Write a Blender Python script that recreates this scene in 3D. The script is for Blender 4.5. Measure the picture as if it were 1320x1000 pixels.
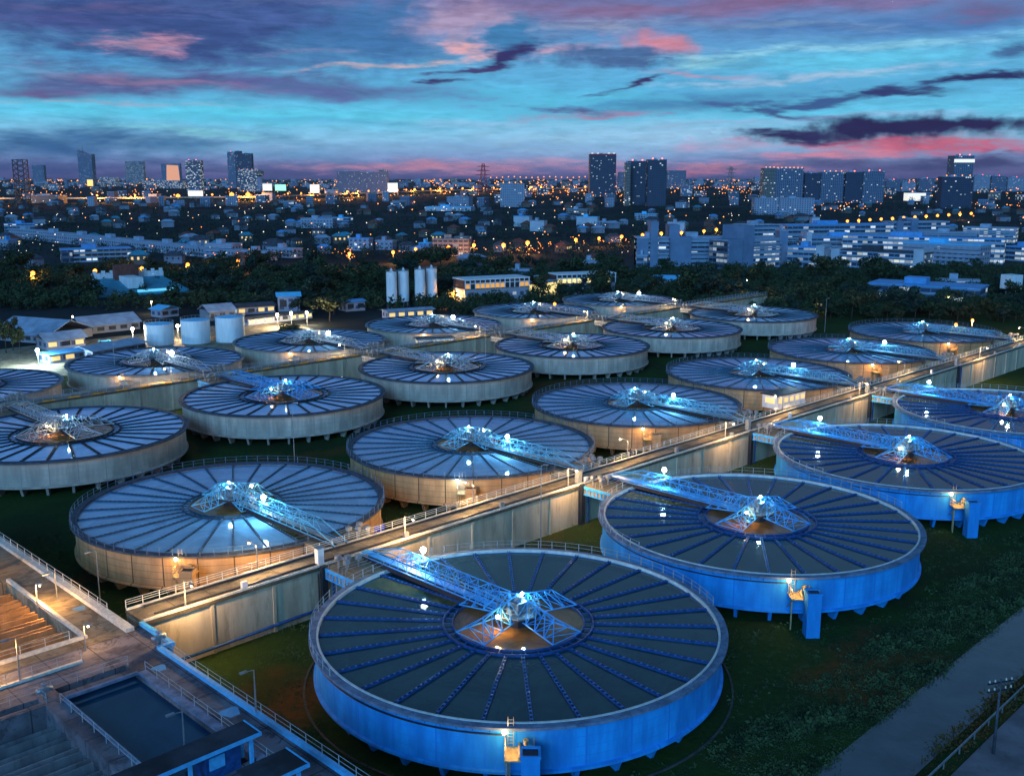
import bpy, math, random
import numpy as np
from mathutils import Vector, Matrix

SC = bpy.context.scene
for _o in list(bpy.data.objects):
    bpy.data.objects.remove(_o)
random.seed(7)
rnd = random.Random(11)
rad = math.radians
# ------------------------------------------------------------------ camera
R, RZ = 25.0, 7.0                        # tank radius, height of the tank rims above the grass
FPX, HZ, CAMZ = 1322.1, 228.9, 7.0 + 2.1024 * 25.0
TH = math.atan((500 - HZ) / FPX)
cam = bpy.data.cameras.new('camera')
cam.sensor_width = 36.0
cam.lens = 36.0 * FPX / 1320.0
cam.clip_start = 1.0
cam.clip_end = 60000.0
camo = bpy.data.objects.new('camera', cam)
SC.collection.objects.link(camo)
camo.location = (0, 0, CAMZ)
camo.rotation_euler = (math.pi / 2 - TH, 0, 0)
SC.camera = camo
SC.view_settings.view_transform = 'Standard'
SC.view_settings.look = 'None'
SC.view_settings.gamma = 1.0
SC.view_settings.exposure = 0.0
SC.cycles.max_bounces = 5
SC.cycles.diffuse_bounces = 2
SC.cycles.glossy_bounces = 3
SC.cycles.transmission_bounces = 2
SC.cycles.volume_bounces = 0
SC.cycles.sample_clamp_indirect = 3.0
SC.cycles.use_light_tree = True
SC.cycles.use_denoising = True


def s2l(c):
    return tuple(((x / 255.0) / 12.92 if x <= 10 else ((x / 255.0 + 0.055) / 1.055) ** 2.4) for x in c)


def raydir(u, v):
    a = (u - 660) / FPX
    b = (500 - v) / FPX
    return (a, math.cos(TH) + b * math.sin(TH), -math.sin(TH) + b * math.cos(TH))


def G(u, v, z=0.0):
    d = raydir(u, v)
    t = (z - CAMZ) / d[2]
    return d[0] * t, d[1] * t


def topz(y, v):
    k = (500 - v) / FPX
    c, s = math.cos(TH), math.sin(TH)
    return CAMZ + y * (k * c - s) / (c + k * s)


def px(y):                                # metres per photo pixel at distance y
    return y / FPX


OX, OY = 0.03 * R, 4.65 * R
Q = math.sqrt(0.5)


def P(a, b, z=0.0):                       # plant frame: a along the rows, b across them, metres
    return (OX + (a - b) * Q, OY + (a + b) * Q, z)


# ------------------------------------------------------------------ node helpers
def nn(nt, typ, **kw):
    n = nt.nodes.new(typ)
    for k, v in kw.items():
        setattr(n, k, v)
    return n


def setin(nt, sock, val):
    if isinstance(val, bpy.types.NodeSocket):
        nt.links.new(val, sock)
    elif isinstance(val, (tuple, list)) and len(val) == 3 and sock.type == 'RGBA':
        sock.default_value = (*val, 1)
    else:
        sock.default_value = val


def mth(nt, op, a, b=None, c=None, clamp=False):
    n = nn(nt, 'ShaderNodeMath', operation=op, use_clamp=clamp)
    setin(nt, n.inputs[0], a)
    if b is not None:
        setin(nt, n.inputs[1], b)
    if c is not None:
        setin(nt, n.inputs[2], c)
    return n.outputs[0]


def vmt(nt, op, a, b=None):
    n = nn(nt, 'ShaderNodeVectorMath', operation=op)
    setin(nt, n.inputs[0], a)
    if b is not None:
        setin(nt, n.inputs[1], b)
    return n.outputs['Value'] if op == 'LENGTH' else n.outputs[0]


def mix(nt, fac, a, b):
    n = nn(nt, 'ShaderNodeMix', data_type='RGBA')
    setin(nt, n.inputs[0], fac)
    setin(nt, n.inputs[6], a)
    setin(nt, n.inputs[7], b)
    return n.outputs[2]


def noise(nt, vec, scale, detail=4, rough=0.55, dist=0.0):
    n = nn(nt, 'ShaderNodeTexNoise')
    if vec is not None:
        setin(nt, n.inputs['Vector'], vec)
    n.inputs['Scale'].default_value = scale
    n.inputs['Detail'].default_value = detail
    n.inputs['Roughness'].default_value = rough
    n.inputs['Distortion'].default_value = dist
    return n


def sstep(nt, v, lo, hi, a=0.0, b=1.0):
    n = nn(nt, 'ShaderNodeMapRange', interpolation_type='SMOOTHSTEP')
    setin(nt, n.inputs[0], v)
    n.inputs[1].default_value = lo
    n.inputs[2].default_value = hi
    n.inputs[3].default_value = a
    n.inputs[4].default_value = b
    return n.outputs[0]


# ------------------------------------------------------------------ sky (dusk) and the low blue sky-light
world = bpy.data.worlds.new('World')
SC.world = world
world.use_nodes = True
wt = world.node_tree
wt.nodes.clear()
tc = nn(wt, 'ShaderNodeTexCoord')
sep = nn(wt, 'ShaderNodeSeparateXYZ')
wt.links.new(tc.outputs['Generated'], sep.inputs[0])
AZ = mth(wt, 'ARCTAN2', sep.outputs[0], sep.outputs[1])
EL = mth(wt, 'ARCSINE', sep.outputs[2])
comb = nn(wt, 'ShaderNodeCombineXYZ')
wt.links.new(AZ, comb.inputs[0])
wt.links.new(EL, comb.inputs[1])
SKV = comb.outputs[0]
strk = vmt(wt, 'MULTIPLY', SKV, (1.0, 4.2, 1.0))
wn = noise(wt, strk, 7.0, 5, 0.6)
wsub = vmt(wt, 'SUBTRACT', wn.outputs['Color'], (0.5, 0.5, 0.5))
warp = vmt(wt, 'MULTIPLY', wsub, (0.16, 0.032, 0.0))
WV = vmt(wt, 'ADD', SKV, warp)
n_big = noise(wt, strk, 11.0, 8, 0.62, 0.4).outputs['Fac']
n_fine = noise(wt, vmt(wt, 'MULTIPLY', SKV, (1.0, 5.5, 1.0)), 34.0, 7, 0.62, 0.3).outputs['Fac']
n_puff = noise(wt, vmt(wt, 'MULTIPLY', SKV, (1.0, 1.15, 1.0)), 46.0, 6, 0.55).outputs['Fac']


def azel(u, v):
    d = raydir(u, v)
    L = math.sqrt(sum(t * t for t in d))
    return math.atan2(d[0], d[1]), math.asin(d[2] / L)


ramp = nn(wt, 'ShaderNodeValToRGB')
wt.links.new(mth(wt, 'MULTIPLY', EL, 1.0 / 1.2), ramp.inputs[0])
stops = [(232, (84, 84, 140)), (222, (118, 112, 168)), (205, (132, 160, 215)), (180, (136, 202, 242)),
         (150, (96, 206, 246)), (120, (88, 186, 234)), (80, (92, 176, 228)), (40, (92, 146, 206)), (0, (108, 118, 176))]
cr = ramp.color_ramp
els = [(max(0.0, azel(660, v)[1]) / 1.2, s2l(c)) for v, c in stops]
els += [(0.30, s2l((96, 150, 196))), (0.52, s2l((60, 112, 160))), (0.95, s2l((40, 78, 130)))]
cr.elements[0].position, cr.elements[0].color = els[0][0], (*els[0][1], 1)
cr.elements[1].position, cr.elements[1].color = els[-1][0], (*els[-1][1], 1)
for p_, c_ in els[1:-1]:
    e_ = cr.elements.new(p_)
    e_.color = (*c_, 1)
col = ramp.outputs[0]
# (u, v, half width, half height, tilt deg, colour, strength, softness, noise)
CL = [
    (300, 150, 430, 20, -1, (84, 214, 246), .9, .8, 'b'),
    (830, 178, 330, 30, 0, (168, 212, 248), .85, .9, 'b'),
    (1150, 74, 270, 24, 2, (96, 214, 250), .85, .8, 'b'),
    (700, 128, 280, 22, 0, (84, 208, 246), .7, .9, 'b'),
    (90, 182, 270, 22, 1, (34, 92, 150), .9, .6, 'b'),
    (330, 196, 200, 14, 0, (60, 150, 196), .6, .8, 'b'),
    (60, 212, 440, 15, 0, (52, 66, 128), .85, .7, 'b'),
    (215, 28, 370, 66, 0, (56, 84, 146), 1.0, .35, 'b'),
    (475, 40, 100, 56, 0, (60, 120, 180), .9, .35, 'p'),
    (60, 24, 150, 18, 0, (78, 84, 150), .7, .7, 'f'),
    (330, 20, 160, 14, -3, (74, 104, 172), .7, .7, 'f'),
    (230, 104, 340, 24, 0, (88, 88, 148), .92, .55, 'b'),
    (60, 118, 120, 10, -2, (108, 86, 142), .8, .7, 'f'),
    (420, 114, 270, 14, -4, (88, 96, 160), .8, .6, 'f'),
    (110, 74, 95, 10, 0, (70, 158, 216), .7, .8, 'f'),
    (330, 76, 160, 9, -2, (70, 96, 160), .7, .7, 'f'),
    (190, 54, 76, 11, 3, (186, 140, 170), 1.0, .55, 'f'),
    (190, 102, 170, 8, -3, (146, 120, 158), .8, .8, 'f'),
    (500, 80, 120, 4.5, 5, (208, 182, 186), .95, .7, 'f'),
    (410, 66, 80, 4, 2, (130, 136, 184), .7, .8, 'f'),
    (600, 26, 84, 36, 0, (180, 160, 196), .95, .45, 'p'),
    (612, 62, 50, 12, 0, (236, 176, 184), .95, .6, 'f'),
    (790, 16, 220, 27, 0, (134, 118, 164), .9, .6, 'b'),
    (760, 38, 130, 12, 2, (150, 160, 190), .7, .7, 'f'),
    (985, 5, 430, 13, 0, (140, 104, 148), .85, .8, 'b'),
    (1150, 28, 240, 15, 1, (70, 122, 190), .85, .7, 'b'),
    (1270, 12, 110, 12, 1, (112, 90, 136), .8, .7, 'f'),
    (845, 58, 92, 15, -4, (222, 136, 154), .9, .5, 'p'),
    (720, 68, 70, 8, 3, (222, 160, 178), .75, .8, 'f'),
    (930, 74, 90, 9, 3, (160, 214, 214), .7, .8, 'f'),
    (665, 52, 46, 27, 0, (62, 132, 188), 1.0, .25, 'p'),
    (800, 73, 110, 11, 0, (72, 112, 166), 1.0, .25, 'p'),
    (980, 78, 60, 8, 0, (92, 176, 216), .8, .3, 'p'),
    (645, 74, 80, 10, 14, (52, 50, 108), 1.0, .4, 'f'),
    (600, 86, 60, 5, 8, (70, 60, 116), .9, .5, 'f'),
    (574, 107, 40, 5, 2, (58, 52, 110), 1.0, .4, 'f'),
    (815, 105, 70, 5, 14, (56, 52, 108), 1.0, .45, 'f'),
    (900, 92, 90, 4.5, -4, (196, 150, 180), .8, .7, 'f'),
    (880, 132, 230, 15, 4, (66, 134, 186), .9, .5, 'f'),
    (760, 148, 110, 6, 3, (176, 140, 178), .85, .7, 'f'),
    (730, 142, 60, 4, -4, (84, 92, 148), .9, .6, 'f'),
    (1020, 144, 160, 5, -8, (62, 76, 136), .9, .5, 'f'),
    (1080, 126, 180, 9, 6, (52, 84, 144), .95, .45, 'f'),
    (1160, 120, 90, 5, -4, (44, 52, 108), .9, .5, 'f'),
    (1270, 104, 100, 9, 2, (38, 44, 98), 1.0, .45, 'f'),
    (1310, 60, 30, 10, 2, (50, 70, 130), .8, .5, 'f'),
    (1140, 150, 200, 6, 1, (148, 190, 232), .7, .8, 'f'),
    (1130, 214, 330, 18, 0, (80, 70, 122), .9, .7, 'b'),
    (1185, 186, 220, 11, -1, (206, 92, 122), .95, .5, 'f'),
    (1060, 198, 120, 8, 3, (224, 132, 156), .85, .6, 'f'),
    (930, 190, 60, 10, 3, (186, 160, 200), .8, .6, 'f'),
    (930, 214, 100, 6, -2, (214, 136, 158), .8, .6, 'f'),
    (1170, 166, 240, 16, 1, (38, 34, 86), 1.0, .3, 'p'),
    (1020, 175, 80, 9, -4, (42, 38, 92), 1.0, .35, 'f'),
    (1250, 206, 120, 11, 0, (58, 54, 104), .9, .6, 'f'),
    (560, 214, 240, 9, 0, (212, 140, 164), .9, .7, 'f'),
    (740, 206, 170, 6, 0, (200, 156, 188), .7, .7, 'f'),
    (640, 190, 200, 6, 0, (120, 170, 220), .7, .8, 'f'),
    (860, 222, 200, 7, 0, (206, 124, 150), .8, .7, 'f'),
    (200, 224, 420, 7, 0, (72, 74, 128), .8, .8, 'b'),
    (450, 160, 260, 6, -1, (60, 150, 210), .5, .8, 'f'),
]
CL += [
    (1090, 60, 260, 7, 2, (150, 216, 240), .7, .7, 'f'),
    (1050, 98, 240, 6, 2, (176, 198, 226), .7, .7, 'f'),
    (620, 160, 220, 8, 0, (150, 200, 238), .7, .7, 'f'),
    (250, 172, 130, 6, -3, (130, 214, 226), .7, .7, 'f'),
    (150, 132, 200, 4.5, 0, (150, 176, 206), .8, .7, 'f'),
    (900, 160, 140, 5, 3, (150, 176, 214), .6, .7, 'f'),
    (120, 8, 160, 7, 0, (96, 92, 146), .7, .7, 'f'),
    (1000, 30, 160, 7, -2, (120, 150, 186), .7, .7, 'f'),
]
NZ = {'b': (n_big, 2.0), 'f': (n_fine, 2.2), 'p': (n_puff, 1.4)}
for (u, v, rx, ry, rot, c_, st, soft, kind) in CL:
    a_, e_ = azel(u, v)
    mp = nn(wt, 'ShaderNodeMapping', vector_type='TEXTURE')
    mp.inputs['Location'].default_value = (a_, e_, 0)
    mp.inputs['Rotation'].default_value = (0, 0, rad(rot))
    mp.inputs['Scale'].default_value = (rx / FPX * 0.95, ry / FPX, 1)
    wt.links.new(WV, mp.inputs['Vector'])
    r_ = vmt(wt, 'LENGTH', mp.outputs[0])
    nz, amp = NZ[kind]
    val = mth(wt, 'SUBTRACT', mth(wt, 'MULTIPLY_ADD', nz, amp, 1.0 - amp * 0.5), r_)
    m_ = sstep(wt, val, -0.15, soft * 1.25 + .3, 0.0, st)
    col = mix(wt, m_, col, s2l(c_))
# gentle brightness streaks all over
col = mix(wt, 1.0, col, col)
gain = nn(wt, 'ShaderNodeVectorMath', operation='SCALE')
setin(wt, gain.inputs[0], col)
setin(wt, gain.inputs['Scale'], mth(wt, 'MULTIPLY_ADD', n_fine, 0.8, 0.50))
below = mth(wt, 'LESS_THAN', EL, -0.012)
hsv = nn(wt, 'ShaderNodeHueSaturation')
hsv.inputs['Saturation'].default_value = .97
setin(wt, hsv.inputs['Color'], gain.outputs[0])
colw = mix(wt, below, hsv.outputs[0], (0.02, 0.03, 0.06))
skyt = nn(wt, 'ShaderNodeTexSky', sky_type='NISHITA')
skyt.sun_disc = False
skyt.sun_elevation = rad(1.0)
skyt.sun_rotation = rad(60)
bg2 = nn(wt, 'ShaderNodeBackground')
wt.links.new(skyt.outputs[0], bg2.inputs[0])
bg2.inputs[1].default_value = 0.002
bg = nn(wt, 'ShaderNodeBackground')
wt.links.new(colw, bg.inputs[0])
bg.inputs[1].default_value = 1.0
adds = nn(wt, 'ShaderNodeAddShader')
wt.links.new(bg.outputs[0], adds.inputs[0])
wt.links.new(bg2.outputs[0], adds.inputs[1])
wo = nn(wt, 'ShaderNodeOutputWorld')
wt.links.new(adds.outputs[0], wo.inputs[0])
world.cycles.sampling_method = 'MANUAL'
world.cycles.sample_map_resolution = 512

sun = bpy.data.lights.new('dusk_light', 'SUN')
sun.energy = 2.1
sun.angle = rad(25)
sun.color = (0.16, 0.5, 1.0)
suno = bpy.data.objects.new('dusk_light', sun)
SC.collection.objects.link(suno)
suno.rotation_euler = Vector((0.25, 0.9, -0.36)).to_track_quat('-Z', 'Y').to_euler()


# ------------------------------------------------------------------ materials
def bsdf_mat(name):
    m = bpy.data.materials.new(name)
    m.use_nodes = True
    nt = m.node_tree
    b = nt.nodes['Principled BSDF']
    return m, nt, b


def surf(name, c, rough=.7, var=.25, scale=.6, metal=0.0, c2=None, bump=0.0, streak=False, spec=.3, stain=0.0, joint=0.0):
    m, nt, b = bsdf_mat(name)
    t = nn(nt, 'ShaderNodeTexCoord').outputs['Object']
    v = vmt(nt, 'MULTIPLY', t, (1, 1, .18)) if streak else t
    n1 = noise(nt, v, scale, 6, .6).outputs['Fac']
    lo = tuple(x * (1 - var) for x in c)
    hi = tuple(min(1, x * (1 + var)) for x in c) if c2 is None else c2
    cc = mix(nt, sstep(nt, n1, .3, .7), lo, hi)
    if stain > 0:
        n2 = noise(nt, v, scale * 3.1, 7, .7).outputs['Fac']
        cc = mix(nt, sstep(nt, n2, .52, .72, 0, stain), cc, tuple(x * .3 for x in c))
    if joint > 0:
        n3 = noise(nt, t, .35, 5, .7, 1.2).outputs['Fac']
        cc = mix(nt, sstep(nt, n3, .53, .60, 0, .62), cc, tuple(x * .35 for x in c))
        n4 = noise(nt, t, 6.0, 6, .75).outputs['Fac']
        cc = mix(nt, sstep(nt, n4, .35, .75, 0, .45), cc, tuple(min(1, x * 2.2) for x in c))
        sp = nn(nt, 'ShaderNodeSeparateXYZ')
        nt.links.new(t, sp.inputs[0])
        for ax in (0, 1):
            fj = mth(nt, 'ABSOLUTE', mth(nt, 'SUBTRACT', mth(nt, 'FRACT', mth(nt, 'DIVIDE', mth(nt, 'MULTIPLY_ADD', n3, .12, sp.outputs[ax]), joint)), .5))
            cc = mix(nt, sstep(nt, fj, .5 - .09 / joint, .5 - .03 / joint, 0, .8), cc, tuple(x * .3 for x in c))
    setin(nt, b.inputs['Base Color'], cc)
    b.inputs['Roughness'].default_value = rough
    b.inputs['Metallic'].default_value = metal
    b.inputs['Specular IOR Level'].default_value = spec
    if bump > 0:
        bp = nn(nt, 'ShaderNodeBump')
        bp.inputs['Strength'].default_value = bump
        bp.inputs['Distance'].default_value = .1
        setin(nt, bp.inputs['Height'], noise(nt, t, scale * 8, 5, .6).outputs['Fac'])
        nt.links.new(bp.outputs[0], b.inputs['Normal'])
    return m


def emis(name, c, s, sample=False):
    m, nt, b = bsdf_mat(name)
    b.inputs['Base Color'].default_value = (*[x * .5 for x in c], 1)
    b.inputs['Emission Color'].default_value = (*c, 1)
    b.inputs['Emission Strength'].default_value = s
    m.cycles.emission_sampling = 'FRONT' if sample else 'NONE'
    return m


def tankwall(name, c, joints, dark):
    """concrete cylinder in the given colour: vertical pour joints, tie-rod lines and rain streaks (uv = arc length, height)"""
    m, nt, b = bsdf_mat(name)
    uv = nn(nt, 'ShaderNodeUVMap').outputs[0]
    s = nn(nt, 'ShaderNodeSeparateXYZ')
    nt.links.new(uv, s.inputs[0])
    U, V = s.outputs[0], s.outputs[1]
    n1 = noise(nt, vmt(nt, 'MULTIPLY', uv, (1, .22, 1)), .55, 6, .65).outputs['Fac']
    n2 = noise(nt, uv, .13, 3, .5).outputs['Fac']
    cc = mix(nt, sstep(nt, n1, .3, .75), tuple(x * .62 for x in c), tuple(min(1, x * 1.2) for x in c))
    cc = mix(nt, sstep(nt, n2, .42, .66, 0, .45), cc, tuple(x * .6 for x in c))
    if joints:
        fu = mth(nt, 'ABSOLUTE', mth(nt, 'SUBTRACT', mth(nt, 'FRACT', mth(nt, 'DIVIDE', U, 5.1)), .5))
        fv = mth(nt, 'ABSOLUTE', mth(nt, 'SUBTRACT', mth(nt, 'FRACT', mth(nt, 'DIVIDE', V, 1.05)), .5))
        lu = sstep(nt, fu, .474, .487)
        lv = sstep(nt, fv, .455, .475, 0, .6)
        cc = mix(nt, mth(nt, 'MAXIMUM', lu, lv), cc, dark)
    oi_ = nn(nt, 'ShaderNodeObjectInfo').outputs['Random']
    cc = mix(nt, mth(nt, 'MULTIPLY', oi_, .3), cc, tuple(x * .55 for x in c))
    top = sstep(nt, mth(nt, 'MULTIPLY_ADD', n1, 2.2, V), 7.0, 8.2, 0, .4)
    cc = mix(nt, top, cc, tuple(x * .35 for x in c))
    setin(nt, b.inputs['Base Color'], cc)
    b.inputs['Roughness'].default_value = .75
    return m


def water_mat(name, c, rough=.04, bump=.05, ior=1.4, c2=None, bs=.7):
    m, nt, b = bsdf_mat(name)
    t = nn(nt, 'ShaderNodeTexCoord').outputs['Object']
    oi_ = nn(nt, 'ShaderNodeObjectInfo').outputs['Random']
    t = vmt(nt, 'ADD', t, oi_)
    tv = nn(nt, 'ShaderNodeCombineXYZ')
    nt.links.new(mth(nt, 'MULTIPLY', oi_, 300.0), tv.inputs[0])
    t = vmt(nt, 'ADD', t, tv.outputs[0])
    n1 = noise(nt, t, .12, 7, .68, 1.5).outputs['Fac']
    setin(nt, b.inputs['Base Color'], mix(nt, sstep(nt, n1, .35, .65), c, c2 or tuple(x * 1.4 for x in c)))
    b.inputs['Roughness'].default_value = rough
    b.inputs['IOR'].default_value = ior
    bp = nn(nt, 'ShaderNodeBump')
    bp.inputs['Strength'].default_value = bump
    bp.inputs['Distance'].default_value = .05
    setin(nt, bp.inputs['Height'], noise(nt, t, bs, 4, .6).outputs['Fac'])
    nt.links.new(bp.outputs[0], b.inputs['Normal'])
    return m


def winmat(name, wall, cw, fh, lit, warm, strength=2.5, glass=(.02, .035, .07), wf=(.2, .8), vf=(.3, .85), cool=(.75, .9, 1), warmth=.5):
    m, nt, b = bsdf_mat(name)
    uv = nn(nt, 'ShaderNodeUVMap').outputs[0]
    s = nn(nt, 'ShaderNodeSeparateXYZ')
    nt.links.new(uv, s.inputs[0])
    U = mth(nt, 'DIVIDE', s.outputs[0], cw)
    V = mth(nt, 'DIVIDE', s.outputs[1], fh)
    fu, fv = mth(nt, 'FRACT', U), mth(nt, 'FRACT', V)
    cb = nn(nt, 'ShaderNodeCombineXYZ')
    nt.links.new(mth(nt, 'FLOOR', U), cb.inputs[0])
    nt.links.new(mth(nt, 'FLOOR', V), cb.inputs[1])
    oi = nn(nt, 'ShaderNodeObjectInfo')
    nt.links.new(mth(nt, 'MULTIPLY', oi.outputs['Random'], 97.0), cb.inputs[2])
    w = nn(nt, 'ShaderNodeTexWhiteNoise', noise_dimensions='3D')
    nt.links.new(cb.outputs[0], w.inputs[0])

    def inside(x, lo, hi):
        return mth(nt, 'MULTIPLY', mth(nt, 'GREATER_THAN', x, lo), mth(nt, 'LESS_THAN', x, hi))
    geo = nn(nt, 'ShaderNodeNewGeometry')
    sn = nn(nt, 'ShaderNodeSeparateXYZ')
    nt.links.new(geo.outputs['Normal'], sn.inputs[0])
    vert = mth(nt, 'LESS_THAN', mth(nt, 'ABSOLUTE', sn.outputs[2]), .5)
    msk = mth(nt, 'MULTIPLY', mth(nt, 'MULTIPLY', inside(fu, *wf), inside(fv, *vf)), vert)
    on = mth(nt, 'GREATER_THAN', w.outputs['Value'], 1 - lit)
    n1 = noise(nt, uv, .08, 4, .6).outputs['Fac']
    wc = mix(nt, n1, tuple(x * .7 for x in wall), tuple(min(1, x * 1.25) for x in wall))
    setin(nt, b.inputs['Base Color'], mix(nt, msk, wc, glass))
    sc = nn(nt, 'ShaderNodeSeparateColor')
    nt.links.new(w.outputs['Color'], sc.inputs[0])
    setin(nt, b.inputs['Emission Color'], mix(nt, mth(nt, 'LESS_THAN', sc.outputs[0], warmth), cool, warm))
    br = mth(nt, 'MULTIPLY_ADD', sc.outputs[1], strength, strength * .25)
    setin(nt, b.inputs['Emission Strength'], mth(nt, 'MULTIPLY', mth(nt, 'MULTIPLY', on, msk), br))
    b.inputs['Roughness'].default_value = .6
    m.cycles.emission_sampling = 'NONE'
    return m


M = {}
M['wallA'] = tankwall('blue_lit_concrete', (.012, .37, 1.0), True, (.012, .24, .72))  # blue light falling on this row is put into the wall colour
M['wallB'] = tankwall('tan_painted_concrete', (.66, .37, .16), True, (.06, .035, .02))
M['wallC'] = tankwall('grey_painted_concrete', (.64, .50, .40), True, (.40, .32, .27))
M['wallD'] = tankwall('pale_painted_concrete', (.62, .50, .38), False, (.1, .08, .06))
M['rimA'] = surf('weathered_rim_concrete', (.15, .20, .29), .8, .35, .8, stain=.7)
M['rimB'] = surf('dark_rim_concrete', (.07, .08, .10), .8, .35, .8, stain=.5)
M['rimD'] = surf('pale_rim_concrete', (.22, .22, .22), .8, .3, .8, stain=.5)
M['lip'] = surf('white_rim_lip', (.6, .62, .6), .6, .15, 1)
M['lipdark'] = surf('dark_rim_lip', (.03, .05, .09), .5, .3, 1)
M['lauA'] = surf('blue_launder_paint', (.015, .07, .22), .45, .3, 1.5)
M['lauB'] = surf('dull_launder_paint', (.02, .06, .10), .5, .3, 1.5)
M['lauC'] = surf('black_launder_paint', (.008, .012, .02), .6, .3, 1.5)
M['trussA'] = surf('blue_truss_paint', (.05, .38, .85), .4, .2, 1)
M['trussB'] = surf('pale_blue_truss_paint', (.12, .45, .68), .4, .25, 1)
M['trussC'] = surf('galvanised_truss', (.45, .5, .55), .4, .25, 1, metal=.3)
M['conc'] = surf('channel_concrete', (.48, .40, .28), .85, .3, .25, bump=.3, streak=True, stain=.6)
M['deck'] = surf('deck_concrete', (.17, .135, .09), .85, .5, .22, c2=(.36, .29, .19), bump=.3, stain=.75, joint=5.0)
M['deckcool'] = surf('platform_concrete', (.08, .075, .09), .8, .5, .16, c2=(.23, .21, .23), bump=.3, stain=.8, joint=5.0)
M['kerbw'] = surf('white_kerb', (.62, .6, .52), .7, .2, 2, stain=.4)
M['okerb'] = surf('orange_kerb_paint', (.75, .3, .03), .6)
M['kerbb'] = surf('blue_kerb', (.08, .45, .8), .6, .15, 2, stain=.3)
M['standp'] = surf('warm_lit_stand_steel', (.5, .36, .18), .6, .3, 2)  # warm lamp light on the steel stand, carried by its base colour
M['tie'] = surf('launder_tie_blue', (.03, .15, .36), .45, .2, 1.5)
M['railB'] = surf('dull_blue_handrail', (.10, .17, .26), .5, .2, 2)
M['dark'] = surf('dark_steel', (.03, .032, .04), .5, .3, 2)
M['steel'] = surf('grey_steel', (.3, .32, .34), .4, .2, 2, metal=.5)
M['rail'] = surf('handrail_paint', (.35, .42, .46), .5, .2, 2)
M['railw'] = surf('white_handrail', (.65, .66, .6), .5, .1, 2)
M['white'] = surf('white_paint', (.7, .72, .74), .6, .12, .5, stain=.2, streak=True)
M['waterA'] = water_mat('tank_water', (.010, .038, .048), ior=1.42, rough=.07, bump=.14, c2=(.022, .06, .066))
M['waterB'] = water_mat('tank_water_sky_tint', (.15, .31, .47), ior=1.9)  # base colour lightened to carry the reflected pale sky
M['waterC'] = water_mat('tank_water_pale_sky_tint', (.28, .50, .70), ior=1.95)  # paler still: sky reflection of the far rows put into the colour
M['well'] = water_mat('silty_water', (.13, .06, .022), c2=(.28, .13, .045), ior=1.38, bump=.12)
M['feed'] = water_mat('feed_water', (.03, .06, .03), c2=(.16, .12, .03), ior=1.35)
M['pool'] = water_mat('pool_water', (.003, .035, .07), ior=1.35)
M['canal'] = water_mat('canal_water', (.05, .055, .065), ior=1.6, rough=.12, bump=.3, bs=1.5, c2=(.085, .085, .095))
M['under'] = surf('shaded_concrete', (.1, .09, .085), .9)
M['bluew'] = emis('cool_white_lamp', (.75, .93, 1.0), 60)
M['warmw'] = emis('warm_white_lamp', (1.0, .78, .4), 40)
M['orange'] = emis('sodium_lamp', (1.0, .27, .035), 4.5)
M['orange_s'] = emis('sodium_lamp_dim', (1.0, .32, .06), 2.6)
M['whitel'] = emis('white_lamp_dim', (1.0, .85, .65), 2.2)
M['leaf'] = surf('tree_leaves', (.018, .034, .014), .8, .5, .35, c2=(.05, .075, .028))
M['leaf2'] = surf('tree_leaves_olive', (.035, .04, .014), .8, .5, .35, c2=(.075, .08, .03))
M['leaf3'] = surf('tree_leaves_bluish', (.012, .032, .024), .8, .5, .35, c2=(.03, .06, .04))
M['bark'] = surf('bark', (.06, .045, .03), .9)
M['tuft'] = surf('bank_leaves', (.025, .06, .022), .9, .6, .5, c2=(.075, .12, .045))
M['tuftr'] = surf('rusty_bank_leaves', (.32, .13, .025), .9, .6, .3, c2=(.06, .06, .02))
M['road'] = surf('pale_road_concrete', (.16, .13, .14), .85, .3, .15, c2=(.26, .22, .23), stain=.4)
M['bluesign'] = surf('blue_sign_paint', (.02, .04, .55), .4, .1, 2)
M['sand'] = surf('pale_concrete_ring', (.07, .065, .06), .9, .3, 1)

# grass and far ground
gm, gt, gb = bsdf_mat('grass')
tt = nn(gt, 'ShaderNodeTexCoord').outputs['Object']
g1 = noise(gt, tt, .05, 5, .6).outputs['Fac']
g2 = noise(gt, tt, 1.1, 6, .7).outputs['Fac']
g3 = noise(gt, tt, .028, 4, .55, .8).outputs['Fac']
gc = mix(gt, g2, (.012, .030, .008), (.045, .085, .020))
gc = mix(gt, sstep(gt, g1, .45, .62, 0, .6), gc, (.022, .032, .016))
gc = mix(gt, mth(gt, 'MULTIPLY', sstep(gt, g3, .56, .68), sstep(gt, g2, .3, .65, .3, 1)), gc, (.13, .055, .018))
setin(gt, gb.inputs['Base Color'], gc)
gb.inputs['Roughness'].default_value = .95
gb.inputs['Specular IOR Level'].default_value = .05
bp = nn(gt, 'ShaderNodeBump')
bp.inputs['Strength'].default_value = .8
bp.inputs['Distance'].default_value = .3
setin(gt, bp.inputs['Height'], g2)
gt.links.new(bp.outputs[0], gb.inputs['Normal'])
M['grass'] = gm
M['far'] = surf('town_ground', (.02, .028, .03), .95, .5, .004, c2=(.045, .05, .055), spec=.05)


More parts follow.
